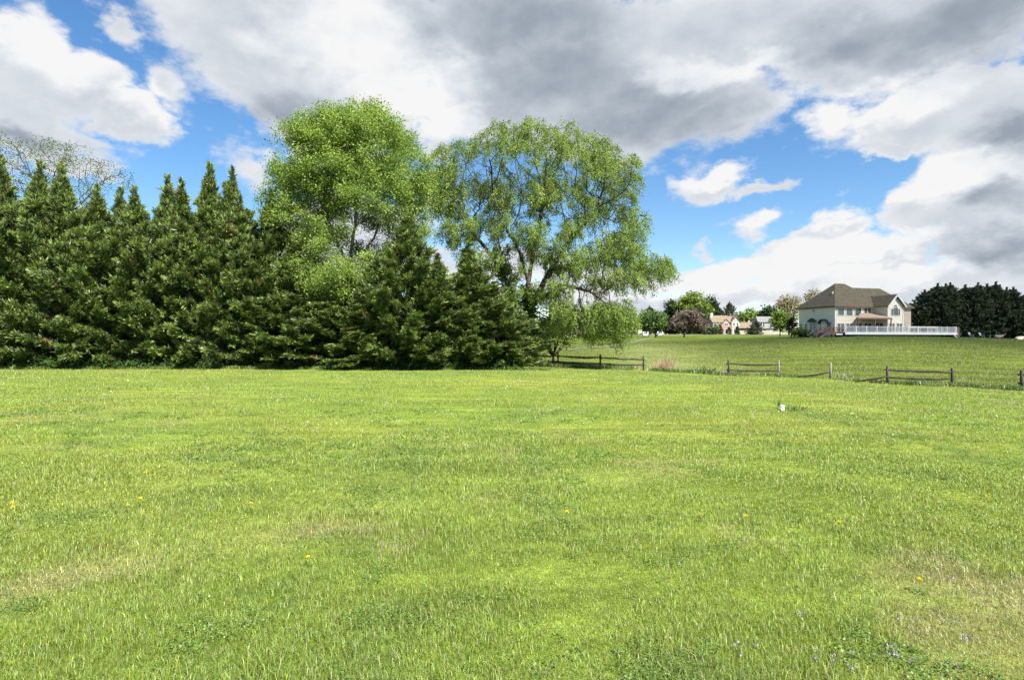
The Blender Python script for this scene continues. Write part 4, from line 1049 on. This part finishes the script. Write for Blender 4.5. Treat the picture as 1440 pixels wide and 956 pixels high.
for k, (px, py, lab) in enumerate(dl):
    x, y, z = ground_hit(px, py)
    o = empty('dandelion', (x, y, z), k * 1.3); sc = .86 + .2 * math.sin(k * 2.3); o.scale = (sc, sc, sc * 1.1); tag(o, 'yellow ' + lab if 'yellow' not in lab else lab, 'dandelion', 'dandelions in the lawn')
    link('stem', dm_[0], o); link('flower_head', dm_[1], o); link('leaves', dm_[2], o)
def wild():
    g = np.random.default_rng(91); pts, cols = [], []
    for (px, py, n, sx) in tuple((a_, b_, max(2, c_ // 2), d_ * 1.7) for a_, b_, c_, d_ in ((1325, 815, 7, 20), (1372, 850, 9, 22), (1270, 886, 9, 25), (1340, 905, 10, 25), (1175, 935, 8, 16), (1190, 945, 8, 10), (1235, 920, 6, 12), (1270, 935, 10, 14), (1015, 915, 6, 16), (1060, 925, 6, 14), (1140, 880, 5, 14), (1310, 950, 6, 20), (1390, 915, 6, 20))):
        c = np.array(ground_hit(px, py)); s = sx / F * c[1]
        q = g.normal(0, s * .6, (n, 2)); x, y = c[0] + q[:, 0], c[1] + q[:, 1]
        pts.append(np.stack([x, y, z_at(x, y) + .03 + .02 * g.random(n)], -1)); cols.append(np.tile([.24, .215, .29], (n, 1)))
    n = 900; Y = 9 + g.random(n) * 19; u = g.random(n) * 1.9 - .95; x = u * Y
    k = fbm(x, Y, 3.2, 14) > .53; x, Y = x[k], Y[k]
    pts.append(np.stack([x, Y, z_at(x, Y) + .045 + .02 * g.random(len(x))], -1)); cols.append(np.tile([.55, .52, .50], (len(x), 1)))
    p = np.concatenate(pts); c = np.concatenate(cols)
    per = 5; b = np.repeat(p, per, 0) + g.normal(0, .008, (len(p) * per, 3)); d = unit(g.normal(size=b.shape) + (0, 0, .6))
    far = np.clip(b[:, 1] / 9, 1, 2.2)
    return quads_mesh('wildflowers', rhombs(b, d, .016 * far * .8, .012 * far * .8), np.repeat(c, per, 0) * np.exp(g.normal(0, .2, (len(b), 1))), M['petal'])
tag(link('wildflowers', wild()), 'tiny lilac and white wildflowers scattered in the lawn', 'wildflowers', kind='stuff')

# ------------------------------------------------------------------ sky, sun, camera
SUN_AZ, SUN_EL = 146, 50
def cloud():
    """unseen cloud added to throw thin shade on the hill, the house and the spruces"""
    import bmesh
    bm = bmesh.new(); bmesh.ops.create_icosphere(bm, subdivisions=5, radius=1.0)
    for v in bm.verts:
        n = float(fbm(v.co.x + 3, v.co.y + v.co.z, .5, 12)); v.co *= .86 + .28 * n
        v.co.x *= 92; v.co.y *= 66; v.co.z *= 16 if v.co.z > 0 else 7
    me = bpy.data.meshes.new('cloud'); bm.to_mesh(me); bm.free()
    me.polygons.foreach_set('use_smooth', np.ones(len(me.polygons), bool))
    m, nt, out = newmat('thin_shade_cloud')
    tc = nd(nt, 'ShaderNodeTexCoord'); v = nd(nt, 'ShaderNodeVectorMath', operation='DIVIDE'); v.inputs[1].default_value = (86, 62, 1e4)
    L(nt, tc.outputs['Object'], v.inputs[0]); ln = nd(nt, 'ShaderNodeVectorMath', operation='LENGTH'); L(nt, v.outputs[0], ln.inputs[0])
    nz = nd(nt, 'ShaderNodeTexNoise', Scale=.05, Detail=5); L(nt, tc.outputs['Object'], nz.inputs['Vector'])
    ad = nd(nt, 'ShaderNodeMath', operation='MULTIPLY_ADD'); L(nt, nz.outputs[0], ad.inputs[0]); ad.inputs[1].default_value = .5; L(nt, ln.outputs['Value'], ad.inputs[2])
    mr = nd(nt, 'ShaderNodeMapRange', interpolation_type='SMOOTHSTEP'); L(nt, ad.outputs[0], mr.inputs[0])
    mr.inputs[1].default_value = 1.2; mr.inputs[2].default_value = .75; mr.inputs[3].default_value = 0; mr.inputs[4].default_value = .36
    tr = nd(nt, 'ShaderNodeBsdfTransparent'); df = nd(nt, 'ShaderNodeBsdfTranslucent'); df.inputs[0].default_value = (.85, .85, .85, 1)
    mx = nd(nt, 'ShaderNodeMixShader'); L(nt, mr.outputs[0], mx.inputs[0]); L(nt, tr.outputs[0], mx.inputs[1]); L(nt, df.outputs[0], mx.inputs[2])
    L(nt, mx.outputs[0], out.inputs['Surface']); me.materials.append(m)
    o = link('cloud', me); h = 230.0; k = h / math.tan(R(SUN_EL))
    o.location = (92 + math.sin(R(SUN_AZ)) * k, 102 + math.cos(R(SUN_AZ)) * k, h); tag(o, kind='structure')
cloud()
wd_ = bpy.data.worlds.new('World'); scene.world = wd_; wd_.use_nodes = True
nt = wd_.node_tree; nt.nodes.clear()
EXPO = 1.8
def build_sky():
    out = nd(nt, 'ShaderNodeOutputWorld')
    sky = nd(nt, 'ShaderNodeTexSky', sky_type='NISHITA'); sky.sun_disc = False
    sky.sun_elevation = R(SUN_EL); sky.sun_rotation = R(SUN_AZ); sky.air_density = 1.0; sky.dust_density = .3; sky.ozone_density = 2.0
    hs = nd(nt, 'ShaderNodeHueSaturation', Saturation=1.25, Value=1.0, Hue=.5)
    L(nt, sky.outputs[0], hs.inputs['Color'])
    bg = nd(nt, 'ShaderNodeBackground', Strength=.052); L(nt, hs.outputs[0], bg.inputs['Color'])
    tc = nd(nt, 'ShaderNodeTexCoord'); sep = nd(nt, 'ShaderNodeSeparateXYZ'); L(nt, tc.outputs['Generated'], sep.inputs[0])
    def mth(op, a, b=None, c=None):
        n = nd(nt, 'ShaderNodeMath', operation=op)
        for i, v in enumerate((a, b, c)):
            if v is None: continue
            if hasattr(v, 'is_linked'): L(nt, v, n.inputs[i])
            else: n.inputs[i].default_value = v
        return n.outputs[0]
    az = mth('ARCTAN2', sep.outputs[0], sep.outputs[1]); el = mth('ARCSINE', sep.outputs[2])
    cb = nd(nt, 'ShaderNodeCombineXYZ'); L(nt, az, cb.inputs[0]); L(nt, el, cb.inputs[1])
    def vm(op, a, b):
        n = nd(nt, 'ShaderNodeVectorMath', operation=op)
        for i, v in enumerate((a, b)):
            if hasattr(v, 'is_linked'): L(nt, v, n.inputs[i])
            else: n.inputs[i].default_value = v
        return n.outputs[0]
    d3 = vm('MULTIPLY', tc.outputs['Generated'], (1, 1, 1.7))
    def noise(vec, scale, detail=8, rough=.55, col=False):
        n = nd(nt, 'ShaderNodeTexNoise', Scale=scale, Detail=detail, Roughness=rough); L(nt, vec, n.inputs['Vector'])
        return n.outputs['Color' if col else 0]
    warp = vm('MULTIPLY', vm('SUBTRACT', noise(d3, 4.5, 5, .6, True), (.5, .5, .5)), (.16, .12, 0))
    warp2 = vm('MULTIPLY', vm('SUBTRACT', noise(d3, 17, 5, .6, True), (.5, .5, .5)), (.07, .055, 0))
    p = vm('ADD', vm('ADD', cb.outputs[0], warp), warp2)
    def blob(px, py, rx, ry, rot=0, amp=1):
        u = (px - 720) / F; v = (HOR - py) / F
        A = math.atan(u); E = math.atan(v / math.sqrt(1 + u * u))
        mp = nd(nt, 'ShaderNodeMapping', vector_type='TEXTURE')
        mp.inputs['Location'].default_value = (A, E, 0); mp.inputs['Rotation'].default_value = (0, 0, R(rot))
        mp.inputs['Scale'].default_value = (rx / F / (1 + u * u), ry / F / math.sqrt(1 + u * u), 1)
        L(nt, p, mp.inputs[0])
        n = nd(nt, 'ShaderNodeVectorMath', operation='LENGTH'); L(nt, mp.outputs[0], n.inputs[0])
        return n.outputs['Value']
    def field(blobs):
        cur = None
        for b in blobs:
            v = mth('SUBTRACT', 1.0, blob(*b))
            if len(b) > 5: v = mth('MULTIPLY', v, b[5])
            cur = v if cur is None else mth('MAXIMUM', cur, v)
        return cur
    cover = field([
        (20, 130, 120, 120, 0), (110, 130, 90, 75, -25), (190, 172, 75, 45, -20), (60, 215, 160, 40, 0), (172, 38, 40, 30, 0, 0.5), (235, 120, 75, 56.25, -30, 0.5),
        (400, 80, 210, 110, 0), (520, 40, 300, 120, 0), (330, 30, 120, 130, 0), (700, 70, 260, 130, 0), (900, 110, 260, 120, 0), (1000, 50, 360, 90, 0), (1250, 40, 300, 100, 0), (430, 150, 130, 60, -10), (480, 205, 60, 30, 0),
        (640, 150, 68.75, 56.25, 0, 0.5), (350, 235, 62.5, 62.5, 0, 0.5), (612, 208, 30, 27.5, 0, 0.5), (1180, 175, 75, 40, -25, 0.5), (1300, 150, 150, 60, 10), (1420, 160, 120, 90, 0), (1390, 250, 130, 75, 0), (1330, 300, 110, 60, 0), (1420, 340, 160, 70, 0), (1250, 205, 60, 20, 5),
        (1005, 248, 60, 22.5, 12, 0.5), (1072, 262, 57.5, 15, 4, 0.5), (1068, 312, 52.5, 25, 0, 0.5), (1003, 348, 30, 13.75, 18, 0.5), (1175, 305, 50, 35, 0, 0.5), (1160, 335, 70, 30, 10), (1100, 365, 110, 26, 4), (1230, 365, 130, 36, 0), (1000, 388, 150, 24, 0), (1250, 400, 300, 36, 0), (700, 380, 200, 40, 0), (480, 330, 120, 60, 0), (900, 420, 300, 22, 0), (200, 420, 500, 40, 0)])
    dark = field([(900, 150, 210, 75, 0), (1000, 170, 120, 50, 10), (780, 120, 200, 80, 0), (1330, 40, 220, 70, 0), (1180, 60, 150, 60, 0), (1420, 190, 70, 40, 0), (1400, 290, 80, 30, 0), (1420, 365, 140, 32, 0), (720, 30, 220, 60, 0),
                  (40, 215, 130, 22, 0), (430, 165, 120, 40, 0)])
    lite = field([(1000, 395, 260, 26, 0), (500, 400, 500, 60, 0), (1250, 385, 200, 20, 0), (60, 60, 130, 60, -25), (200, 150, 90, 40, -25), (480, 60, 160, 70, 0), (580, 110, 120, 50, 0), (640, 150, 60, 40, 0), (1230, 150, 160, 36, 8), (1340, 250, 130, 36, 0), (1070, 305, 44, 20, 0), (1170, 300, 60, 30, 0), (1080, 370, 140, 20, 0), (1220, 350, 130, 24, 0), (1010, 240, 50, 12, 0), (1010, 95, 140, 30, -8)])
    n1 = noise(d3, 5.5, 7, .54)
    n1u = noise(vm('ADD', d3, (-.012, 0, .035)), 5.5, 7, .54)
    n2 = noise(d3, 2.2, 4, .5); n3 = noise(d3, 21, 7, .62)
    edge = mth('ADD', mth('MULTIPLY', cover, 1.5), mth('MULTIPLY', mth('SUBTRACT', n1, .5), 2.1))
    edge = mth('ADD', edge, mth('MULTIPLY', mth('SUBTRACT', n3, .5), .95))
    mr = nd(nt, 'ShaderNodeMapRange', interpolation_type='SMOOTHSTEP'); L(nt, edge, mr.inputs[0])
    mr.inputs[1].default_value = -.04; mr.inputs[2].default_value = .46
    alpha = mr.outputs[0]
    rel = mth('MULTIPLY', mth('SUBTRACT', n1, n1u), .85)
    sm = lambda f, a, b: (lambda m_: m_.outputs[0])(_mr(f, a, b))
    def _mr(f, a, b):
        m_ = nd(nt, 'ShaderNodeMapRange', interpolation_type='SMOOTHSTEP'); L(nt, f, m_.inputs[0]); m_.inputs[1].default_value = a; m_.inputs[2].default_value = b; return m_
    dk = sm(mth('ADD', dark, mth('MULTIPLY', mth('SUBTRACT', n1, .5), .6)), -.15, .9)
    lt = sm(mth('ADD', lite, mth('MULTIPLY', mth('SUBTRACT', n1, .5), 1.4)), -.05, .6)
    br = mth('ADD', .70, mth('MULTIPLY', lt, .31)); br = mth('SUBTRACT', br, mth('MULTIPLY', dk, .355))
    thin = mth('SUBTRACT', 1.0, sm(edge, .1, 1.0)); br = mth('ADD', br, mth('MULTIPLY', thin, .16))
    br = mth('ADD', br, rel); br = mth('ADD', br, mth('MULTIPLY', mth('SUBTRACT', n2, .5), .25))
    cr = nd(nt, 'ShaderNodeValToRGB'); L(nt, br, cr.inputs[0])
    els = cr.color_ramp.elements
    els[0].position = 0.0; els[0].color = (.20, .24, .295, 1); els[1].position = 1.0; els[1].color = (.93, .93, .93, 1)
    for ps, c in ((.3, (.335, .39, .455, 1)), (.6, (.58, .63, .70, 1)), (.82, (.77, .805, .85, 1))):
        q = els.new(ps); q.color = c
    cbg = nd(nt, 'ShaderNodeBackground', Strength=1.0 / 2 ** EXPO); L(nt, cr.outputs[0], cbg.inputs['Color'])
    mx = nd(nt, 'ShaderNodeMixShader'); L(nt, alpha, mx.inputs[0]); L(nt, bg.outputs[0], mx.inputs[1]); L(nt, cbg.outputs[0], mx.inputs[2])
    L(nt, mx.outputs[0], out.inputs['Surface'])
build_sky()
wd_.cycles.sampling_method = 'MANUAL'; wd_.cycles.sample_map_resolution = 512
sl = bpy.data.lights.new('sun', 'SUN'); sl.energy = 4.8; sl.angle = R(.5); sl.color = (1.0, .95, .86)
so = bpy.data.objects.new('sun', sl); C.link(so)
sv = Vector((math.sin(R(SUN_AZ)) * math.cos(R(SUN_EL)), math.cos(R(SUN_AZ)) * math.cos(R(SUN_EL)), math.sin(R(SUN_EL))))
so.rotation_euler = sv.to_track_quat('Z', 'Y').to_euler(); so.location = (0, -20, 60)
cam = bpy.data.cameras.new('camera'); co = bpy.data.objects.new('camera', cam); C.link(co)
co.location = (0, 0, CAMZ); co.rotation_euler = (R(90), 0, 0); cam.lens = 20.0; cam.sensor_width = 36; cam.clip_end = 8000; cam.clip_start = .05
scene.camera = co
scene.view_settings.view_transform = 'Standard'; scene.view_settings.look = 'None'
scene.view_settings.exposure = EXPO; scene.view_settings.gamma = 1.0; scene.view_settings.use_curve_mapping = False
scene.cycles.use_denoising = True
scene.cycles.max_bounces = 6; scene.cycles.diffuse_bounces = 3; scene.cycles.transmission_bounces = 4; scene.cycles.transparent_max_bounces = 4
